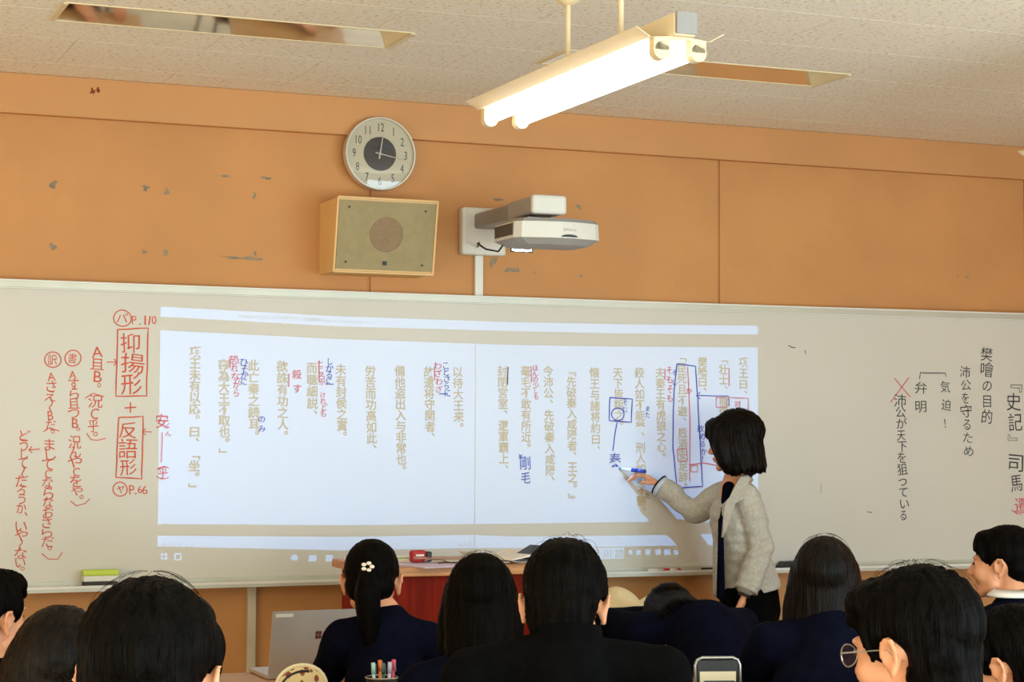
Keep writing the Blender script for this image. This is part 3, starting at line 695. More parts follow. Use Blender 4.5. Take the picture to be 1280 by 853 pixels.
MB().hull([(0, -.06, .0), (.09, -.06, .04), (0, .06, .0), (.09, .06, .04), (0, -.06, .004), (.09, -.06, .044), (0, .06, .004), (.09, .06, .044)]).build('cover', BLACKP, bk)
rc = thing('camera_case', 'small red case with a black end on the lectern', 'case', (0, 0, 0), .1); at(rc, 522, 705, .004)
MB().box((0, 0, .022), (.055, .035, .042), .008).build('case_body', mat('red_nylon', srgb(165, 25, 30), .5, var=.2, vscale=50), rc); MB().box((.038, 0, .02), (.022, .034, .036), .006).build('case_end', BLACKP, rc)
MB().box((0, -.019, .026), (.03, .003, .006)).build('zip_pull', WHITEC, rc)
sg = thing('key_lanyard', 'tangled beige cord lanyard lying beside the red case', 'lanyard'); at(sg, 535, 705, .006)
pts = [(.0+.028*i*math.cos(i*1.9)*.35+i*.006, .02*math.sin(i*2.3), .004+.012*abs(math.sin(i*1.3))) for i in range(26)]
MB().tube(pts, .0028, 6).build('cord', mat('beige_cord', srgb(165, 135, 115), .8), sg)
ms = MB().tube([(0, 0, .003), (.03, .02, .003), (.07, .01, .003), (.12, .0, .003), (.17, .01, .003)], .002, 6).build('black_cable', BLACKP); at(ms, 548, 707, .004); tag(ms, 'thin black cable on the lectern beside the beige lanyard', 'cable')
gp = MB().box((0, 0, .006), (.09, .02, .012), .003, (0, 0, .4)).build('highlighter', mat('green_plastic', srgb(140, 190, 70), .4)); at(gp, 507, 702, .002); tag(gp, 'green highlighter among papers left of the red case', 'highlighter')

# side table with cloth bag, right of the big boy
st_ = thing('side_table', 'low oak side table under a pale cloth bag', 'table', (2.98, -1.30, 0))
MB().box((0, 0, .835), (.62, .42, .03), .003).build('table_top', WOODTOP, st_)
for sx_ in (-.27, .27):
    for sy_ in (-.17, .17): MB().box((sx_, sy_, .41), (.035, .035, .82)).build('leg', WOODTOP, st_)

# ---------------------------------------------------------------- soft forms: union of rounded solids, one continuous skin
def _sph(n=10, m=14):
    vs = [(0, 0, 1)]; fs = []
    for i in range(1, n):
        t = math.pi*i/n
        for j in range(m): p = 2*math.pi*j/m; vs.append((math.sin(t)*math.cos(p), math.sin(t)*math.sin(p), math.cos(t)))
    vs.append((0, 0, -1)); l = len(vs)-1
    for j in range(m): fs.append((0, 1+j, 1+(j+1) % m)); fs.append((l, 1+(n-2)*m+(j+1) % m, 1+(n-2)*m+j))
    for i in range(n-2):
        for j in range(m): a = 1+i*m; fs.append((a+j, a+m+j, a+m+(j+1) % m, a+(j+1) % m))
    return np.array(vs), fs
SPH, SPF = _sph()
class Blob:
    def __init__(s): s.V = []; s.F = []; s.n = 0; s.M = Matrix.Identity(4)
    def add(s, vs, fs):
        vs = np.asarray(vs); R3 = np.array(s.M.to_3x3()); t = np.array(s.M.translation)
        s.V.append(vs@R3.T+t); s.F += [tuple(i+s.n for i in f) for f in fs]; s.n += len(vs)
    def ell(s, c, r, rot=None):
        v = SPH*np.array(r)
        if rot is not None: v = v@np.array(Euler(rot).to_matrix()).T
        s.add(v+np.array(c), SPF); return s
    def cap(s, p0, p1, r0, r1=None, flat=1.0, side=None):
        r1 = r0 if r1 is None else r1; p0 = Vector(p0); p1 = Vector(p1); d = p1-p0; L_ = d.length or 1e-6; d = d/L_
        a = Vector(side) if side is not None else d.orthogonal(); a = (a-d*a.dot(d)).normalized(); b = d.cross(a); vs = []; n = 14
        prof = [(-r0, 0.0), (-r0*.87, r0*.5), (-r0*.5, r0*.87), (0, r0), (L_, r1), (L_+r1*.5, r1*.87), (L_+r1*.87, r1*.5), (L_+r1, 0)]
        vs.append(p0+d*prof[0][0])
        for h, r in prof[1:-1]:
            for k in range(n): q = 2*math.pi*k/n; vs.append(p0+d*h+a*(r*math.cos(q))+b*(r*flat*math.sin(q)))
        vs.append(p0+d*prof[-1][0]); l = len(vs)-1; m = len(prof)-2; fs = []
        for k in range(n): fs.append((0, 1+(k+1) % n, 1+k)); fs.append((l, 1+(m-1)*n+k, 1+(m-1)*n+(k+1) % n))
        for i in range(m-1):
            for k in range(n): q = 1+i*n; fs.append((q+k, q+(k+1) % n, q+n+(k+1) % n, q+n+k))
        s.add([tuple(v) for v in vs], fs); return s
    def chain(s, pts, rs, **k):
        for (a, b), (ra, rb) in zip(zip(pts, pts[1:]), zip(rs, rs[1:])): s.cap(a, b, ra, rb, **k)
        return s
    def build(s, name, m, parent, voxel=.007, smooth=4, post=None):
        me = bpy.data.meshes.new('tmp'); me.from_pydata(np.vstack(s.V).tolist(), [], s.F)
        o = bpy.data.objects.new('tmp', me); COL.objects.link(o)
        r = o.modifiers.new('r', 'REMESH'); r.mode = 'VOXEL'; r.voxel_size = voxel
        if smooth: q = o.modifiers.new('s', 'SMOOTH'); q.iterations = smooth; q.factor = .6
        bpy.context.view_layer.update()
        e = o.evaluated_get(bpy.context.evaluated_depsgraph_get()); out = bpy.data.meshes.new_from_object(e)
        bpy.data.objects.remove(o); bpy.data.meshes.remove(me); out.name = name
        if post is not None:
            n = len(out.vertices); co = np.empty(n*3); out.vertices.foreach_get('co', co); no = np.empty(n*3); out.vertices.foreach_get('normal', no)
            co = post(co.reshape(-1, 3), no.reshape(-1, 3)); out.vertices.foreach_set('co', co.ravel()); out.update()
        return link(name, out, m, parent, True)
def wrinkle(amp=.004, sc=9, seed=0, st=(1, 1, .5)):
    def f(co, no):
        d = np.array([noise.noise((x*sc*st[0]+seed, y*sc*st[1], z*sc*st[2])) for x, y, z in co]); return co+no*(d*amp)[:, None]
    return f

bagm = mat('cream_cloth', srgb(218, 200, 160), .85, var=.06, vscale=15, bump=.3, bscale=60)
bag = Blob(); qb_ = P(772, 757, -1.40)
bag.ell((0, 0, .05), (.125, .12, .05)).ell((.03, .01, .075), (.07, .09, .05), (0, .2, 0)).ell((-.07, 0, .07), (.07, .09, .045), (0, -.2, 0)).cap((.10, 0, .06), (.135, 0, .085), .02, .012)
bg = bag.build('cloth_bag', bagm, None, .006, 5, wrinkle(.012, 12, 3)); bg.location = (qb_.x, -1.36, .851); tag(bg, 'rumpled cream cloth bag lying beside the large boy in black', 'bag')

# ---------------------------------------------------------------- hands
def hand_prims(b, w, d, pn, k=1.0, curl=.5, thumb=1, grip=False):
    """w wrist, d finger direction, pn palm normal (side the fingers curl to), thumb +1/-1 side"""
    w = Vector(w); d = Vector(d).normalized(); pn = Vector(pn); pn = (pn-d*pn.dot(d)).normalized(); s = d.cross(pn).normalized()*thumb
    for i in range(4):
        o = (i-1.5)*.019*k; base = w+d*.085*k-s*o*1.0
        b.cap(w+d*.015*k-s*o*.6, base, .015*k, .0115*k)
        Lf = (.040, .046, .043, .033)[i]*k
        a = curl*.6; d1 = d*math.cos(a)+pn*math.sin(a); a2 = curl*1.8; d2 = d*math.cos(a2)+pn*math.sin(a2)
        m = base+d1*Lf; b.cap(base, m, .0098*k, .0088*k); b.cap(m, m+d2*Lf*.95, .0086*k, .0070*k)
    t0 = w+d*.03*k+s*.026*k; dt_ = (d*.75+s*.65+pn*(.5 if grip else .25)).normalized(); t1 = t0+dt_*.04*k
    dt2 = (d*.95+s*(.1 if grip else .35)+pn*(.5 if grip else .2)).normalized()
    b.cap(w+d*.015*k+s*.012*k, t0, .016*k, .014*k); b.cap(t0, t1, .0125*k, .0105*k); b.cap(t1, t1+dt2*.032*k, .0102*k, .008*k)
def head_prims(b, sc=1.0, ears=True):
    b.ell((0, -.018, .03), (.073, .092, .088)); b.ell((0, .032, -.022), (.060, .056, .088)); b.ell((0, .042, -.075), (.044, .040, .034)); b.ell((0, .070, -.098), (.018, .016, .015))
    b.cap((0, .080, .008), (0, .100, -.030), .0085, .0115); b.ell((.011, .092, -.034), (.009, .010, .008)); b.ell((-.011, .092, -.034), (.009, .010, .008))
    b.ell((0, .083, -.058), (.023, .012, .0055)); b.ell((0, .081, -.068), (.020, .012, .0065))
    for s in (-1, 1):
        b.ell((s*.028, .074, .020), (.026, .014, .008)); b.ell((s*.036, .055, -.030), (.026, .030, .030)); b.ell((s*.030, .074, .0), (.015, .011, .0075))
        b.cap((s*.045, .02, -.06), (s*.02, .06, -.092), .022, .016)
        if ears:
            b.ell((s*.077, -.010, -.012), (.0055, .014, .023), (0, 0, s*-.35))
            pts = [(s*.079, .006, -.022), (s*.083, .008, .004), (s*.087, -.002, .020), (s*.091, -.018, .018), (s*.091, -.024, .0), (s*.086, -.018, -.020), (s*.080, -.006, -.038)]
            b.chain(pts, [.005, .005, .005, .0055, .0055, .005, .007])
HAIRCUT = {}
def hair_post(Mh, seed, amp, freq=15, cut=None, earhole=False, ragged=0.0):
    Mi = np.array(Mh.inverted()); Mf = np.array(Mh)
    def f(co, no):
        h = co@Mi[:3, :3].T+Mi[:3, 3]
        th = np.arctan2(h[:, 0], -(h[:, 1]+.02))
        d = np.array([noise.noise((t*freq+z*6, z*9, seed))+.5*noise.noise((t*freq*2.3, z*14, seed+5)) for t, z in zip(th, h[:, 2])])
        h2 = h+ (no@Mi[:3, :3].T)*(d*amp)[:, None]
        if earhole:
            r = np.sqrt(((h2[:, 1]+.004)/.030)**2+((h2[:, 2]+.012)/.036)**2); k = np.clip(1-r, 0, 1); k = np.minimum(1, k*2.5)
            h2[:, 0] *= (1-.22*k)
        if cut is not None:
            c = cut + ragged*np.array([noise.noise((t*11, seed, 0)) for t in th])
            low = h2[:, 2] < c; h2[low, 2] = c[low]+(h2[low, 2]-c[low])*.08
        return h2@Mf[:3, :3].T+Mf[:3, 3]
    return f
def hair(style, Mh, parent, m, seed, vox=.0055):
    b = Blob(); b.M = Mh; cut = None; amp = .0035; rag = 0; eh = False; fr = 15
    if style == 'short':
        b.ell((0, -.022, .040), (.087, .108, .092)); b.ell((0, -.070, -.010), (.074, .042, .060)); b.cap((0, -.038, .02), (0, -.052, -.045), .080, .068, flat=.85, side=(1, 0, 0)); b.ell((0, .045, .078), (.070, .055, .040)); b.ell((0, .078, .055), (.055, .020, .022))
        for s in (-1, 1): b.ell((s*.066, .018, .035), (.020, .035, .045)); b.cap((s*.072, .030, .02), (s*.071, .030, -.012), .008, .004)
        b.cap((0, -.075, -.03), (0, -.068, -.095), .055, .042, flat=.6, side=(1, 0, 0)); amp = .006; eh = True; fr = 9
    elif style == 'bob':
        b.ell((0, -.020, .036), (.090, .110, .096)); b.ell((0, .055, .075), (.066, .045, .035))
        for s in (-1, 1): b.chain([(s*.062, .01, .04), (s*.080, .012, -.04), (s*.083, .018, -.12), (s*.072, .025, -.15)], [.034, .034, .030, .018])
        b.cap((0, -.030, .024), (0, -.038, -.13), .096, .095, flat=.88, side=(1, 0, 0)); cut = -.145; rag = .012
    elif style == 'long':
        b.ell((0, -.020, .036), (.090, .110, .096)); b.ell((0, .055, .075), (.066, .045, .035))
        for s in (-1, 1): b.chain([(s*.062, .01, .04), (s*.082, .0, -.06), (s*.090, -.01, -.16), (s*.082, -.02, -.24)], [.034, .036, .034, .022])
        b.cap((0, -.030, .024), (0, -.050, -.24), .096, .090, flat=.88, side=(1, 0, 0)); cut = -.25; rag = .02
    elif style == 'tail':
        b.ell((0, -.018, .036), (.083, .103, .090)); b.ell((0, -.055, -.015), (.076, .055, .060)); b.ell((0, .045, .078), (.064, .045, .030))
        for s in (-1, 1): b.ell((s*.062, .02, .03), (.018, .035, .04))
        amp = .0022; eh = True
        b.ell((0, -.118, .018), (.026, .024, .026)); b.chain([(0, -.122, .02), (.003, -.140, -.04), (.008, -.132, -.11), (.012, -.125, -.17), (.012, -.12, -.21)], [.026, .040, .036, .026, .010])
    elif style == 'girl_profile':
        b.ell((0, -.022, .038), (.082, .104, .090)); b.ell((0, -.060, -.01), (.074, .050, .060)); b.ell((0, .038, .086), (.060, .045, .024))
        b.chain([(.035, .068, .078), (.055, .064, .05), (.066, .048, .015)], [.013, .012, .007]); b.chain([(-.035, .068, .078), (-.055, .064, .05), (-.066, .048, .015)], [.013, .012, .007])
        b.chain([(0, .068, .088), (.01, .083, .066), (.02, .090, .040)], [.016, .010, .006]); b.chain([(-.02, .068, .084), (-.028, .080, .062), (-.034, .082, .038)], [.014, .009, .005])
        b.chain([(0, -.115, .0), (0, -.145, -.03), (0, -.14, -.10), (0, -.12, -.15)], [.026, .032, .028, .01]); eh = True; amp = .0025
    elif style == 'teacher':
        b.ell((0, -.022, .038), (.094, .112, .098)); b.ell((0, .06, .07), (.07, .046, .038))
        for s in (-1, 1): b.chain([(s*.062, .03, .05), (s*.080, .035, -.02), (s*.080, .030, -.075), (s*.070, .022, -.115)], [.034, .034, .030, .018])
        for s in (-1, 1): b.ell((s*.072, .005, -.035), (.028, .055, .085))
        for s in (-1, 1): b.chain([(s*.05, .07, .06), (s*.062, .072, .01), (s*.064, .066, -.045)], [.022, .016, .008])
        b.chain([(0, .09, .08), (0, .107, .045), (0, .104, .028)], [.02, .010, .006])
        b.cap((0, -.034, .022), (0, -.042, -.11), .098, .095, flat=.86, side=(1, 0, 0)); cut = -.122; rag = .035; amp = .0065
    o = b.build('hair', m, parent, vox, 3 if style == 'short' else 9, hair_post(Mh, seed, amp, fr, cut, eh, rag))
    return o
def strands(Mh, parent, m, seed, n=60, r=(.090, .112, .098), lift=.02, c=(0, -.022, .040), ln=.09):
    rnd = random.Random(seed); mb = MB()
    for i in range(n):
        th = rnd.uniform(0, 2*math.pi); ph = rnd.uniform(.0, .55); dth = rnd.uniform(-.6, .6); pts = []
        L_ = rnd.uniform(.4, .75)*ln/.1; lf = rnd.uniform(.1, 1)**2*lift
        for k in range(6):
            t = k/5; p_ = ph+L_*t; q = th+dth*t; e = 1+lf/.1*math.sin(math.pi*min(1, t*1.1))
            v = Vector((math.sin(p_)*math.cos(q)*r[0]*e, math.sin(p_)*math.sin(q)*r[1]*e, math.cos(p_)*r[2]*e))+Vector(c); pts.append(Mh@v)
        mb.tube(pts, .00032, 3, caps=False)
    o = mb.build('loose_hair', m, parent); o['kind'] = 'stuff'; return o

# ---------------------------------------------------------------- school desk and chair (shared meshes)
PIPE = mat('green_grey_pipe', srgb(120, 122, 115), .4, metal=.5); PLY = mat('ply_seat', srgb(182, 138, 86), .5, var=.15, vscale=6, stretch=(1, 10, 1))
def make_desk(x, y, label, z=.76, rz=0):
    t = thing('school_desk', label, 'desk', (x, y, 0), rz, 'school desks')
    return t
_desk_parts = []
def desk(x, y, label):
    t = thing('school_desk', label, 'desk', (x, y, 0), 0, 'school desks')
    global _desk_parts
    if not _desk_parts:
        a = MB().box((0, 0, .75), (.60, .40, .02), .003).build('desk_top', PLY, t); b = MB().box((0, .01, .68), (.50, .34, .10), .004).build('book_tray', PIPE, t); _desk_parts = [a, b]
        for sx_ in (-.24, .24):
            for sy_ in (-.16, .16): _desk_parts.append(MB().tube([(sx_, sy_, 0), (sx_, sy_, .74)], .013, 8).build('leg', PIPE, t))
    else:
        for q in _desk_parts: c = q.copy(); COL.objects.link(c); c.parent = t
    return t
_chair_parts = []
def chair(x, y, label, rz=0):
    t = thing('school_chair', label, 'chair', (x, y, 0), rz, 'school chairs under the pupils')
    global _chair_parts
    if not _chair_parts:
        _chair_parts = [MB().box((0, 0, .415), (.38, .36, .014), .004).build('seat', PLY, t), MB().box((0, -.19, .68), (.36, .014, .11), .004).build('backrest', PLY, t)]
        for sx_ in (-.17, .17):
            _chair_parts.append(MB().tube([(sx_, -.19, 0), (sx_, -.16, .40), (sx_, -.20, .74)], .010, 8).build('leg', PIPE, t)); _chair_parts.append(MB().tube([(sx_, .16, 0), (sx_, .15, .405)], .010, 8).build('leg', PIPE, t))
    else:
        for q in _chair_parts: c = q.copy(); COL.objects.link(c); c.parent = t
    return t

# ---------------------------------------------------------------- seated pupils
def pupil(px, Y, top, style, label, cloth=NAVY, sw=.165, lean=.06, yaw=0, hyaw=0, hpitch=0, hroll=0, hm=HAIR, seed=1, hs=1.0, skirt=False, collar='shirt', whom='', drop=0.03, hoff=(0, 0, 0), seatwho=''):
    x = P(px, 700, Y).x
    view = -math.atan2(x, Y+7.4); yaw += view*.85; hyaw += view*.15
    t = thing('person', label, 'person', (x, Y, 0), yaw)
    hz = top-.132*hs
    Mh = Matrix.Translation((hoff[0], hoff[1], hz+hoff[2])) @ Euler((hpitch, hroll, hyaw), 'XYZ').to_matrix().to_4x4() @ Matrix.Scale(hs, 4)
    hc = Mh.translation
    nb = Vector((0, -.045-lean*.2, hz-.165+drop)); ch = Vector((0, -.06-lean*.6, hz-.36)); hip = Vector((0, -.12-lean, .50))
    shz = nb.z-.065
    b = Blob(); b.M = Mh; head_prims(b, ears=style not in ('bob', 'long')); b.M = Matrix.Identity(4)
    b.cap(Mh@Vector((0, -.03, -.05)), nb, .052*hs, .056)
    b.cap(nb+Vector((0, 0, -.04)), ch, .07, .10); b.cap(ch, hip, .10, .11)
    Sh, El, Wr = {}, {}, {}
    for s in (-1, 1):
        sh = Vector((s*sw, nb.y-.005, shz)); el = Vector((s*(sw+.045), .06, max(.79, shz-.26))); wr = Vector((s*.11, .24, .795)); Sh[s], El[s], Wr[s] = sh, el, wr
        b.cap(nb+Vector((0, 0, -.03)), sh, .045, .045); b.cap(sh, el, .042, .036); b.cap(el, wr, .034, .024)
        hand_prims(b, wr, (-s*.3, 1, 0), (0, 0, -1), .9, .35, s)
        kn = Vector((s*.10, .26, .50)); an = Vector((s*.10, .24, .09)); b.cap(hip+Vector((s*.08, 0, 0)), kn, .07, .052); b.cap(kn, an, .048, .032)
    b.build('body', SKIN, t, .0058, 3)
    j = Blob()
    j.cap(nb+Vector((0, -.012, -.045)), ch, .094, .128, flat=1.0, side=(1, 0, 0)); j.cap(ch, hip, .145, .155, flat=.75, side=(1, 0, 0))
    j.ell(ch+Vector((0, -.02, .06)), (sw*1.02, .12, .14))
    for s in (-1, 1):
        j.cap(nb+Vector((s*.03, -.01, -.035)), Sh[s]+Vector((-s*.01, 0, .0)), .056, .060); j.cap(Sh[s], El[s], .062, .052); j.cap(El[s], Wr[s].lerp(El[s], .08), .050, .038)
    j.build('jacket', cloth, t, .009, 4, wrinkle(.010, 8, seed*3.1))
    l = Blob()
    for s in (-1, 1):
        hp = hip+Vector((s*.08, 0, -.005)); kn = Vector((s*.10, .26, .50)); an = Vector((s*.10, .24, .12)); l.cap(hp, kn, .088, .068)
        if not skirt: l.cap(kn, an, .064, .055)
    if skirt: l.cap(hip, (0, .24, .50), .12, .13, flat=.6, side=(1, 0, 0))
    l.build('skirt' if skirt else 'trousers', cloth, t, .012, 3)
    sh_ = Blob()
    for s in (-1, 1): sh_.cap((s*.10, .20, .045), (s*.10, .34, .035), .042, .034)
    sh_.build('shoes', BLACKP, t, .010, 2)
    # collar ring
    if collar in ('shirt', 'stand'):
        mm = WHITEC if collar == 'shirt' else cloth
        rr = MB(); n = 28; A = []
        hgt = .022 if collar == 'shirt' else .042
        for k in range(n):
            a = 2*math.pi*k/n; A.append([rr.bm.verts.new(nb+Vector((math.cos(a)*(.066+q[0]), math.sin(a)*(.068+q[0]), q[1]-.012-.014*math.sin(a)))) for q in ((.012, -.02), (.004, hgt), (-.002, hgt), (.0, -.02))])
        for k in range(n):
            for q in range(4): rr.bm.faces.new((A[k][q], A[(k+1) % n][q], A[(k+1) % n][(q+1) % 4], A[k][(q+1) % 4]))
        rr.build('collar', mm, t, True)
    hair(style, Mh, t, hm, seed)
    # eyes
    for s in (-1, 1):
        e_ = Blob(); e_.M = Mh; e_.ell((s*.030, .0785, .0), (.0115, .0095, .0045)); me = bpy.data.meshes.new('eye'); me.from_pydata(np.vstack(e_.V).tolist(), [], e_.F); link('eye', me, BLACKP, t, True)
    chair(x+math.sin(yaw)*.13, Y-.13-lean, 'plywood school chair under '+whom)
    return t, Mh, x
A_ = dict
tA, MA, _ = pupil(-14, -2.45, 1.172, 'short', 'pupil cut off by the left frame edge, short black hair, white shirt collar', BLACKW, seed=2, hyaw=-.85, whom='the pupil at the left frame edge', sw=.15)
tB, MB2, _ = pupil(72, -3.75, 1.182, 'long', 'pupil with long brown-black hair beside the largest head, lower left', NAVY, seed=3, hm=HAIRB, hroll=.16, hpitch=-.1, collar='none', skirt=True, whom='the long-haired pupil at lower left')
tC, MC2, _ = pupil(191, -4.95, 1.318, 'short', 'nearest boy at lower left, large black-haired head seen from behind', BLACKW, seed=4, hs=1.0, hyaw=-.3, hpitch=-.12, whom='the nearest boy at lower left', sw=.17)
tD, MD, xD = pupil(481, -1.92, 1.195, 'tail', 'girl with a ponytail and white hair clip in front of the lectern', NAVY, seed=5, sw=.122, drop=.06, hoff=(-.038, 0, 0), hpitch=-.12, hyaw=-.1, collar='none', skirt=True, whom='the ponytail girl')
tE, ME, _ = pupil(601, -2.75, 1.195, 'bob', 'girl with a black bob between the ponytail girl and the large boy', NAVY, seed=6, sw=.145, hpitch=-.15, collar='none', skirt=True, whom='the girl with the bob left of the large boy', hs=.98)
tF, MF, _ = pupil(706, -3.80, 1.285, 'short', 'broad boy in black stand-collar jacket bending his head, centre of the frame', BLACKW, seed=7, sw=.19, lean=.10, hpitch=-.42, hyaw=-.12, collar='stand', whom='the broad boy at the centre', hs=1.0, drop=.10)
tH, MH, _ = pupil(1031, -2.75, 1.225, 'long', 'girl with long straight dark hair right of the teacher', NAVY, seed=8, hm=HAIRB, sw=.16, drop=.065, collar='none', skirt=True, whom='the long-haired girl right of the teacher', hs=.98)
tI, MI, _ = pupil(1139, -4.92, 1.305, 'short', 'boy with metal-rimmed glasses and tousled black hair, lower right', BLACKW, seed=9, hs=.94, hyaw=1.05, hpitch=-.15, sw=.17, whom='the boy with glasses')
tJ, MJ, _ = pupil(1252, -2.25, 1.225, 'girl_profile', 'girl in a white-collared sailor blouse, face in profile at the right edge', NAVY, seed=10, drop=.05, yaw=.75, hyaw=.65, sw=.14, collar='none', skirt=True, whom='the sailor-blouse girl at the right edge')
tK, MK, _ = pupil(1262, -3.85, 1.128, 'short', 'pupil with bowed black-haired head and bare ear, bottom right corner', NAVY, seed=11, hyaw=1.15, hpitch=-.3, sw=.16, lean=.12, collar='none', whom='the bowed pupil at bottom right')
# bowed pupil G: head down on the desk, hunched back
xG = P(852, 760, -1.80).x
tG = thing('person', 'pupil slumped forward with head down, navy back left of the teacher', 'person', (xG, -1.80, 0), -.3)
MG = Matrix.Translation((-.02, .07, .885)) @ Euler((-1.4, 0, .1)).to_matrix().to_4x4()
b = Blob(); b.M = MG; head_prims(b, ears=False); b.M = Matrix.Identity(4); b.cap((-.06, .05, .92), (0, -.03, .90), .052, .056); b.chain([(0, -.03, .87), (.04, -.12, .78), (.03, -.2, .52)], [.09, .11, .11])
for s in (-1, 1):
    b.cap((0, -.05, .87), (s*.15, -.03, .86), .045, .045); b.cap((s*.15, -.03, .86), (s*.22, .10, .88), .042, .036); b.cap((s*.22, .10, .88), (s*.06, .28, .885), .034, .024); hand_prims(b, (s*.06, .28, .885), (-s, .3, 0), (0, 0, -1), .9, .4, s)
    b.cap((.03+s*.08, -.2, .5), (s*.10, .18, .5), .07, .052); b.cap((s*.10, .18, .5), (s*.10, .18, .09), .048, .032)
b.build('body', SKIN, tG, .0065, 3)
j = Blob(); j.chain([(.0, -.02, .885), (.06, -.10, .865), (.07, -.17, .74), (.03, -.2, .52)], [.085, .115, .14, .14]); j.ell((.07, -.08, .84), (.15, .12, .12))
j.cap((-.03, .03, .90), (0, -.05, .885), .075, .085)
for s in (-1, 1): j.cap((0, -.05, .88), (s*.15, -.03, .865), .07, .068); j.cap((s*.15, -.03, .865), (s*.22, .10, .88), .066, .056); j.cap((s*.22, .10, .88), (s*.08, .27, .89), .052, .040)
j.build('jacket', NAVY, tG, .009, 4, wrinkle(.010, 8, 44))
l = Blob()
for s in (-1, 1): l.cap((.03+s*.08, -.2, .5), (s*.10, .18, .5), .088, .068); l.cap((s*.10, .18, .5), (s*.10, .18, .12), .064, .055)
l.build('trousers', NAVY, tG, .012, 3); hair('bob', MG, tG, HAIR, 12)
sh_ = Blob(); 
for s in (-1, 1): sh_.cap((s*.10, .14, .045), (s*.10, .28, .035), .042, .034)
sh_.build('shoes', BLACKP, tG, .010, 2)
chair(xG+.0, -2.03, 'plywood school chair under the slumped pupil')

strands(MC2, tC, HAIR, 4, 26, lift=.008); strands(MF, tF, HAIR, 7, 36, lift=.016); strands(MI, tI, HAIR, 9, 34, lift=.010); strands(MG, tG, HAIR, 12, 30, lift=.008)
strands(ME, tE, HAIR, 6, 30, lift=.004); strands(MH, tH, HAIRB, 8, 30, lift=.004)
# ponytail ornament
o = Blob(); o.M = MD
for k in range(5):
    a = k*2*math.pi/5; o.ell((.013*math.cos(a)+.002, -.146, .035+.013*math.sin(a)*.8), (.0075, .004, .0055))
me = bpy.data.meshes.new('hair_clip'); me.from_pydata(np.vstack(o.V).tolist(), [], o.F); hc_ = link('hair_clip', me, mat('pearl_clip', srgb(230, 222, 205), .3), tD, True); hc_['label'] = 'small white flower-shaped clip'
# glasses on I
def hpts(Mh, pts): return [Mh@Vector(p) for p in pts]
gls = MB()
for s in (-1, 1):
    gls.tube(hpts(MI, [(s*.033+.024*math.cos(a*math.pi/9), .101-abs(math.cos(a*math.pi/9)*.004), -.002+.018*math.sin(a*math.pi/9)) for a in range(19)]), .0012, 6)
    gls.tube(hpts(MI, [(s*.057, .098, .002), (s*.072, .085, .004), (s*.080, .03, .004), (s*.084, -.005, .004), (s*.083, -.02, -.015)]), .0013, 6)
gls.tube(hpts(MI, [(-.009, .102, .002), (0, .106, .006), (.009, .102, .002)]), .0012, 6)
go = gls.build('glasses', STEEL, tI); go['label'] = 'thin metal-rimmed glasses'
for s in (-1, 1):
    q = MB(); q.bm.faces.new([q.bm.verts.new(MI@Vector((s*.033+.0235*math.cos(a*math.pi/10), .101, -.002+.0175*math.sin(a*math.pi/10)))) for a in range(20)]); q.build('lens', GLS, go)
# sailor collar on J
sc_ = MB(); zc = 1.225-.132-.165+.038
def ring(r0, r1, z0, z1, y0, name, m, a0=0, a1=2*math.pi, n=30, th=.006):
    mb = MB(); A = []
    for k in range(n+1):
        a = a0+(a1-a0)*k/n; c_, s_ = math.cos(a), math.sin(a)
        A.append([mb.bm.verts.new((c_*r0*1.05, y0+s_*r0, z0)), mb.bm.verts.new((c_*r1*1.15, y0+s_*r1*.95, z1)), mb.bm.verts.new((c_*r1*1.15, y0+s_*r1*.95, z1-th)), mb.bm.verts.new((c_*r0*1.05, y0+s_*r0, z0-th))])
    for k in range(n):
        for q in range(4): mb.bm.faces.new((A[k][q], A[k+1][q], A[k+1][(q+1) % 4], A[k][(q+1) % 4]))
    return mb.build(name, m, tJ, True)
ring(.064, .084, zc+.052, zc+.034, -.055, 'neckline', WHITEC)
ring(.150, .163, zc-.018, zc-.034, -.055, 'collar_stripe', WHITEC, math.pi*.9, math.pi*2.1)
ring(.05, .072, 1.150-.132-.165+.02, 1.150-.132-.165-.01, -.06, 'x', WHITEC) if False else None

# desks in front of each row
for (dx, dy, lab) in [(.51, -4.50, 'school desk in front of the nearest boy at lower left'), (1.66, -4.42, 'school desk in front of the boy with glasses'), (P(706, 700, -3.8).x, -3.33, 'school desk in front of the broad boy at the centre'),
                      (P(601, 700, -2.75).x-.05, -2.31, 'school desk with pen cup and floral pouch in front of the bob-haired girl'), (P(467, 700, -1.92).x-.1, -1.48, 'school desk carrying the laptop in front of the ponytail girl'), (P(1031, 700, -2.75).x+.05, -2.31, 'school desk in front of the long-haired girl right of the teacher'),
                      (P(66, 700, -3.75).x-.08, -3.31, 'school desk in front of the long-haired pupil at lower left'), (P(-14, 700, -2.45).x, -2.0, 'school desk in front of the pupil at the left frame edge'),
                      (P(1262, 700, -3.85).x, -3.38, 'school desk in front of the bowed pupil at bottom right'), (P(1252, 700, -2.25).x-.2, -1.84, 'school desk in front of the sailor-blouse girl')]:
    dk_ = desk(dx, dy, lab)
    if 'laptop' in lab: dk_.scale.z = .9605

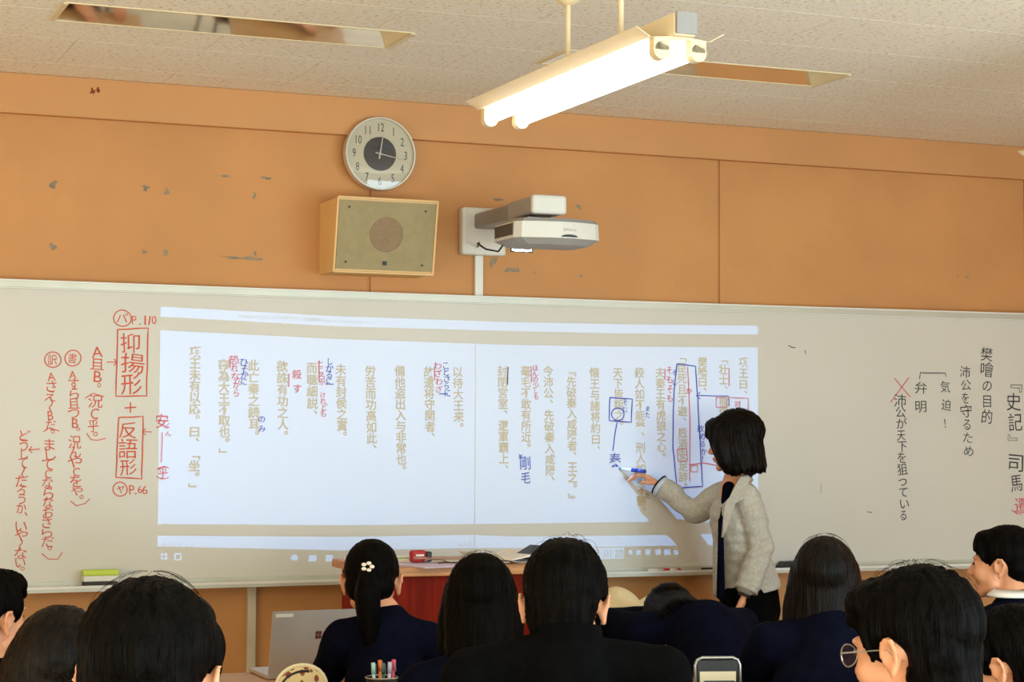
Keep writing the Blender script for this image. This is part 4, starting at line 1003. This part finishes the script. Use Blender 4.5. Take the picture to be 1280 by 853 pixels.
nbk = None
for i, (dx, dy, lab) in enumerate([(.51, -4.48, 'white exercise book open on the desk of the nearest boy'), (1.66, -4.40, 'white exercise book open on the desk of the boy with glasses'), (1.60, -3.30, 'white exercise book open on the desk of the broad boy'), (1.97, -2.30, 'white exercise book open on the desk of the bob-haired girl'),
                       (2.95, -2.30, 'white exercise book open on the desk of the long-haired girl right of the teacher'), (.60, -3.28, 'white exercise book open on the desk of the long-haired pupil at lower left')]):
    if nbk is None:
        nbk = thing('exercise_book', lab, 'book', (dx, dy, .7605), .1, 'open exercise books on the desks')
        for s in (-1, 1): MB().hull([(0, -.125, 0), (0, .125, 0), (s*.175, -.125, 0), (s*.175, .125, 0), (0, -.125, .003), (0, .125, .003), (s*.05, -.125, .010), (s*.05, .125, .010), (s*.175, -.125, .004), (s*.175, .125, .004)]).build('page', PAPER, nbk)
    else:
        c_ = copy_tree(nbk); c_.location = (dx, dy, .7605); c_['label'] = lab; c_.rotation_euler.z = .1*(-1)**i
# laptop
q0 = P(385, 848, -1.55)
lap = thing('laptop', 'open silver laptop with a four-square emblem, lid back to the camera', 'laptop', (q0.x+.035, -1.50, .7305), .02)
SILV = mat('laptop_silver', srgb(186, 180, 176), .4, metal=.3, var=.02)
tl = .20
MB().box((0, .12, .008), (.30, .215, .014), .003).build('keyboard_base', SILV, lap)
hl = .205; ang = .22
def lid(u, v, o): # u -1..1 v 0..1 ; lid leans towards the camera side
    return Vector((u*.148, .012-math.sin(ang)*hl*v-o*math.cos(ang), .016+math.cos(ang)*hl*v-o*math.sin(ang)*-1))
MB().hull([lid(u, v, o) for u in (-1, 1) for v in (0, 1) for o in (0, .006)]).build('lid', SILV, lap)
MB().hull([lid(u, v, o) for u in (-.94, .94) for v in (.06, .95) for o in (-.001, 0)]).build('screen', BLACKP, lap)
lg = MB(); c0 = 0.16
for i in (-1, 1):
    for k in (-1, 1):
        u0, v0 = .04+i*.036, .62+k*.032-.02; lg.hull([lid(u0+a, v0+b_, o) for a in (-.031, .031) for b_ in (-.028, .028) for o in (.0055, .0068)])
lg.build('lid_emblem', mat('emblem_brown', srgb(90, 42, 28), .4), lap)['label'] = 'four dark squares emblem'
MB().hull([lid(a, b_, o) for a in (-.93, -.55) for b_ in (.90, .955) for o in (.0055, .0068)]).build('sticker', WHITEP, lap)
MB().hull([lid(a, b_, o) for a in (.86, .92) for b_ in (.93, .97) for o in (.0055, .0068)]).build('rear_camera', BLACKP, lap)

# floral pencil pouch, upright
def floral():
    m = bpy.data.materials.new('floral_print'); m.use_nodes = True; nt = m.node_tree; N = nt.nodes; L = nt.links; b = N['Principled BSDF']; b.inputs['Roughness'].default_value = .8
    tc = N.new('ShaderNodeTexCoord'); v = N.new('ShaderNodeTexVoronoi'); v.inputs['Scale'].default_value = 38; L.new(tc.outputs['Object'], v.inputs['Vector'])
    r = N.new('ShaderNodeValToRGB'); r.color_ramp.interpolation = 'CONSTANT'; e = r.color_ramp.elements; e[0].color = (*srgb(150, 30, 35), 1); e[1].position = .42; e[1].color = (*srgb(215, 190, 140), 1)
    x = e.new(.28); x.color = (*srgb(120, 90, 45), 1); L.new(v.outputs['Distance'], r.inputs[0]); L.new(r.outputs[0], b.inputs['Base Color']); return m
qp = P(376, 840, -2.30)
po = thing('pencil_pouch', 'upright pencil pouch with cream piping and red floral print', 'pouch', (qp.x, -2.30, .7605), .1); po.scale = (.78, .8, .95)
pb = Blob(); pb.cap((-.045, 0, .05), (.045, 0, .05), .052, .052, flat=.5, side=(0, 0, 1)); pb.ell((0, 0, .07), (.085, .03, .045)); pb.build('pouch_body', floral(), po, .005, 3)
MB().tube([(-.095, -.004, .03)]+[(-.095*math.cos(a*math.pi/12)*1.0, -.004, .055+.062*math.sin(a*math.pi/12)) for a in range(13)]+[(.095, -.004, .03)], .0065, 8).build('piping', CREAM, po, True)
MB().tube([(-.085*math.cos(a*math.pi/12)*1.0, -.022, .05+.052*math.sin(a*math.pi/12)) for a in range(1, 8)], .0035, 8).build('zip', BLACKP, po, True)
MB().tube([(.03, -.06, .098), (.10, -.06, .098)], .012, 12).build('eraser_roll', CREAM, po, True) if False else None
# pen cup
qc = P(477, 848, -2.25)
pc = thing('pen_cup', 'black mesh pen cup on the desk behind the ponytail girl', 'pen cup', (qc.x, -2.25, .7605))
MB().lathe([(.040, 0), (.044, .058), (.045, .062), (.041, .062), (.038, .006), (.001, .006)], n=28).build('cup', BLACKP, pc)
MB().tube([(.045*math.cos(a*math.pi/10), .045*math.sin(a*math.pi/10), .062) for a in range(21)], .0025, 6).build('rim', STEEL, pc)
PC = [((165, 210, 205), -.022, 'pale turquoise pen standing in the cup, leftmost'), ((225, 120, 50), -.002, 'orange pen standing in the cup'), ((60, 140, 130), .008, 'teal pen with dark clip standing in the cup'), ((200, 190, 215), .016, 'pale lilac pen standing in the cup'), ((225, 80, 110), .028, 'pink pen standing in the cup, rightmost')]
for i, (c, dx, lab) in enumerate(PC):
    t = thing('pen', lab, 'pen', (qc.x+dx, -2.25+.012*((i % 3)-1), .767), 0, 'pens in the cup'); m = mat('pen_colour_%s' % 'abcde'[i], srgb(*c), .4)
    L_ = .098+.006*math.sin(i*2.1); lx = (i-2)*.003
    MB().tube([(0, 0, 0), (lx, 0, L_-.03)], .0048, 10).build('pen_barrel', m, t, True); MB().tube([(lx, 0, L_-.03), (lx*1.2, 0, L_)], .0058, 10).build('pen_cap', m, t, True); MB().box((lx+.0058, -.003, L_-.018), (.002, .003, .03)).build('pen_clip', STEEL, t)
# electronic dictionary, open, on H's side
qd = P(897, 845, -2.72)
ed = thing('electronic_dictionary', 'open silver-edged electronic dictionary standing in front of the slumped pupil', 'dictionary', (qd.x, -2.72, .7605), -.3)
fr = MB(); w2, h2, r2 = .062, .135, .02
op = [(-w2, -.01, .0), (-w2, 0, h2-r2), (-w2+.006, 0, h2-.006), (-w2+r2, 0, h2), (w2-r2, 0, h2), (w2-.006, 0, h2-.006), (w2, 0, h2-r2), (w2, -.01, 0)]
fr.tube(op, .0045, 8).build('frame', STEEL, ed, True)
MB().box((0, .002, h2/2), (2*w2-.01, .006, h2-.014), .002).build('screen_lid', BLACKP, ed); MB().box((0, -.003, h2/2-.012), (2*w2-.024, .003, h2-.05), .001).build('screen_bezel', CREAM, ed); MB().box((.004, -.0055, h2/2-.024), (2*w2-.04, .002, h2-.075)).build('screen', mat('lcd', srgb(70, 75, 80), .3), ed)
MB().box((0, -.05, .006), (2*w2, .09, .012), .003).build('keyboard', BLACKP, ed)
od = desk(qd.x, -2.78, 'school desk carrying the open dictionary, left of the long-haired girl')
pk = Blob(); pk.ell((0, 0, .045), (.075, .03, .045)); pk.ell((.03, 0, .05), (.05, .03, .035)); pko = pk.build('pencil_case', BLACKW, None, .005, 2); qk = P(915, 850, -2.85); pko.location = (qk.x, -2.87, .7605); tag(pko, 'soft black pencil case lying before the open dictionary', 'pencil case')
# backpack at bottom left by nearest boy
bp_ = Blob(); bp_.ell((0, 0, .18), (.13, .09, .20)); bp_.ell((0, -.06, .12), (.10, .05, .10)); q = P(268, 860, -4.5)

# ================================================================= TEACHER
tt = thing('person', 'woman with a dark bob in an oat-grey jacket writing on the whiteboard', 'person', (P(925, 740, -.45).x, -.45, 0))
TO = Vector(tt.location)
def T(px, py, Y): return P(px, py, Y)-TO
fz = math.radians(62)     # facing: +Y turned left
hcn = T(917, 553, -.46)
MT = Matrix.Translation(hcn) @ Euler((-.12, .0, math.radians(50))).to_matrix().to_4x4()
neck = T(921, 603, -.45)
shR = T(903, 618, -.38); shL = T(934, 622, -.56)
elR = T(868, 641, -.26); wrR = T(826, 608, -.15); haR = T(803, 597, -.115)
elL = T(952, 684, -.60); wrL = T(931, 742, -.61)
chest = (shR+shL)/2+Vector((0, 0, -.10)); waist = T(931, 700, -.46); hip = T(937, 745, -.45); feet = -TO.z
b = Blob(); b.M = MT; head_prims(b, ears=False); b.M = Matrix.Identity(4)
b.cap(MT@Vector((0, -.02, -.05)), neck, .048, .05); b.cap(neck, chest, .06, .09); b.cap(chest, waist, .095, .085); b.cap(waist, hip, .09, .115)
b.cap(neck, shR, .042, .042); b.cap(neck, shL, .042, .042); b.cap(shR, elR, .040, .033); b.cap(elR, wrR, .031, .021); b.cap(shL, elL, .040, .033); b.cap(elL, wrL, .031, .022)
tip = T(781, 583, -.09)
hand_prims(b, wrR, (tip-wrR).normalized()+Vector((0, 0, .1)), Vector((-.2, .1, -1)), .92, .75, 1, True)
hand_prims(b, wrL+Vector((-.004, 0, -.02)), T(917, 772, -.62)-wrL, Vector((-.9, .5, 0)), .95, .35, 1)
for s in (-1, 1):
    hx_ = hip+Vector((s*.045, s*.05, -.02)); kn = Vector((hip.x+s*.05, s*.06, .48)); an = Vector((hip.x+s*.055, s*.065, .10))
    b.cap(hx_, kn, .078, .056); b.cap(kn, an, .052, .034)
b.build('body', SKIN, tt, .0048, 2)
j = Blob()
fdir = Vector((-.88, .47, 0)); sdir = Vector((.47, .88, 0))
j.cap(neck+Vector((.015, 0, -.055)), chest, .07, .115, flat=.85, side=sdir); j.cap(chest, waist, .118, .112, flat=.9, side=sdir); j.cap(waist, hip+Vector((0, 0, .035)), .112, .138, flat=.95, side=sdir)
j.cap(neck+Vector((.01, .02, -.04)), shR, .05, .056); j.cap(neck+Vector((.01, -.02, -.04)), shL, .05, .058)
j.cap(shR, elR, .057, .048); j.cap(elR, elR.lerp(wrR, .88), .047, .040)
j.cap(shL, elL, .060, .052); j.cap(elL, elL.lerp(wrL, .80), .052, .045)
hemz = T(900, 750, -.5).z
def jpost(co, no):
    d = np.array([noise.noise((x*9, y*9, z*7))*.011+noise.noise((x*20, y*20, z*34))*.0075 for x, y, z in co]); co = co+no*d[:, None]
    c = hemz+.03+np.clip((co[:, 0]-hip.x)*.18, -.03, .03); near = (co[:, 2] < c) & (np.abs(co[:, 1]-hip.y) < .16) & ~((co[:, 1] < -.10) & (co[:, 0] > wrL.x-.06) & (co[:, 0] < wrL.x+.06) & (co[:, 1] < wrL.y+.055))
    co[near, 2] = c[near]+(co[near, 2]-c[near])*.08
    return co
j.build('jacket', GREYJ, tt, .0065, 2, jpost)
# lapels / open front with navy top
def flatpiece(pts, th, name, m, parent=tt):
    pts = [Vector(p) for p in pts]; n = (pts[1]-pts[0]).cross(pts[2]-pts[0]).normalized()*th
    mb = MB(); A = [mb.bm.verts.new(p) for p in pts]; B = [mb.bm.verts.new(p+n) for p in pts]; k = len(pts)
    for i in range(k): mb.bm.faces.new((A[i], A[(i+1) % k], B[(i+1) % k], B[i]))
    mb.bm.faces.new(A[::-1]); mb.bm.faces.new(B); return mb.build(name, m, parent)
tp = Blob(); tp.cap(T(911, 610, -.49), T(902, 655, -.525), .027, .012); tp.cap(T(901, 650, -.53), T(901, 745, -.53), .011, .018); tp.build('top', NAVY, tt, .005, 3)
fp = Blob(); fp.chain([T(903, 612, -.42), T(897, 640, -.46), T(896, 700, -.46), T(897, 742, -.45)], [.02, .018, .018, .02]); fp.build('jacket_front', GREYJ, tt, .005, 3)
LAP = mat('lapel_tweed', srgb(176, 173, 162), .9, var=.08, vscale=90, bump=.3, bscale=260, spec=.1)
def lap_strip(pts, w0, name, m):
    mb = MB(); prev = None
    for (px, py, Y, wd) in pts:
        a = T(px, py, Y); bq = T(px+wd, py+wd*.15, Y-.012)
        r = [mb.bm.verts.new(a), mb.bm.verts.new(bq), mb.bm.verts.new(bq+Vector((.003, .008, 0))), mb.bm.verts.new(a+Vector((.003, .008, 0)))]
        if prev:
            for k in range(4): mb.bm.faces.new((prev[k], prev[(k+1) % 4], r[(k+1) % 4], r[k]))
        else: mb.bm.faces.new(r)
        prev = r
    mb.bm.faces.new(prev[::-1]); return mb.build(name, m, tt)
lap_strip([(926, 596, -.57, 12), (919, 608, -.585, 15), (912, 622, -.60, 17), (907, 628, -.60, 12), (904, 650, -.605, 8), (902, 672, -.605, 2)], 1, 'lapel', LAP)
ck_ = Blob(); ck_.chain([T(925, 600, -.53), T(934, 597, -.52), T(938, 600, -.46), T(934, 602, -.40)], [.012, .013, .013, .012]); ck_.build('collar', GREYJ, tt, .005, 3)
# cuff at the writing wrist
dv_ = (wrR-elR).normalized(); c0 = elR.lerp(wrR, .93)
def cuffring(c, d, r0, r1, L_, name, m):
    a = d.orthogonal().normalized(); bb_ = d.cross(a); mb = MB(); A = []
    for k in range(20):
        q = 2*math.pi*k/20; u = a*math.cos(q)+bb_*math.sin(q); A.append([mb.bm.verts.new(c+u*r0), mb.bm.verts.new(c+d*L_+u*r1), mb.bm.verts.new(c+d*L_+u*(r1-.004)), mb.bm.verts.new(c+u*(r0-.004))])
    for k in range(20):
        for q in range(4): mb.bm.faces.new((A[k][q], A[(k+1) % 20][q], A[(k+1) % 20][(q+1) % 4], A[k][(q+1) % 4]))
    return mb.build(name, m, tt, True)
cuffring(c0, dv_, .043, .046, .018, 'cuff', mat('cuff_lining', srgb(190, 205, 225), .8)); cuffring(c0+dv_*.018, dv_, .0465, .047, .006, 'cuff_edge', BLACKW)
dl = (wrL-elL).normalized(); cuffring(elL.lerp(wrL, .85), dl, .047, .049, .02, 'cuff', GREYJ); cuffring(elL.lerp(wrL, 1.02), dl, .026, .026, .012, 'wristband', BLACKP)
l = Blob(); l.cap(hip+Vector((0, 0, .05)), hip+Vector((.0, 0, -.06)), .118, .135, flat=.95, side=sdir)
for s in (-1, 1):
    hx_ = hip+Vector((s*.045, s*.05, -.02)); kn = Vector((hip.x+s*.055, s*.06, .48)); an = Vector((hip.x+s*.06, s*.065, .10)); l.cap(hx_, kn, .105, .095); l.cap(kn, an, .093, .088)
l.build('trousers', BLACKW, tt, .009, 4, wrinkle(.008, 7, 5))
sh_ = Blob()
for s in (-1, 1): sh_.cap((hip.x+s*.055+.02, s*.065, .045), (hip.x+s*.055-.14, s*.065+.08, .032), .04, .03)
sh_.build('shoes', BLACKP, tt, .009, 2)
hair('teacher', MT, tt, HAIRB, 20, .005); strands(MT, tt, HAIRB, 20, 40, lift=.004)
for s in (-1, 1):
    e_ = Blob(); e_.M = MT; e_.ell((s*.030, .0785, .0), (.0115, .0095, .0045)); me = bpy.data.meshes.new('eye'); me.from_pydata(np.vstack(e_.V).tolist(), [], e_.F); link('eye', me, BLACKP, tt, True)
# pen in her hand, tip at the board
pt = BP(774, 586); pe = P(800, 589, -.150)
pn_ = thing('marker_pen', 'blue and white marker in the teacher hand, tip on the board', 'marker', pt)
dp = (pe-pt); MB().tube([dp*.0, dp*.12], [.002, .005], 8).build('pen_tip', BLUE_M, pn_); MB().tube([dp*.12, dp*.62], .0078, 12).build('pen_barrel', WHITEP, pn_, True); MB().tube([dp*.62, dp*1.25], .0085, 12).build('pen_cap', BLUE_M, pn_, True)
bpy.data.objects.remove(fo)
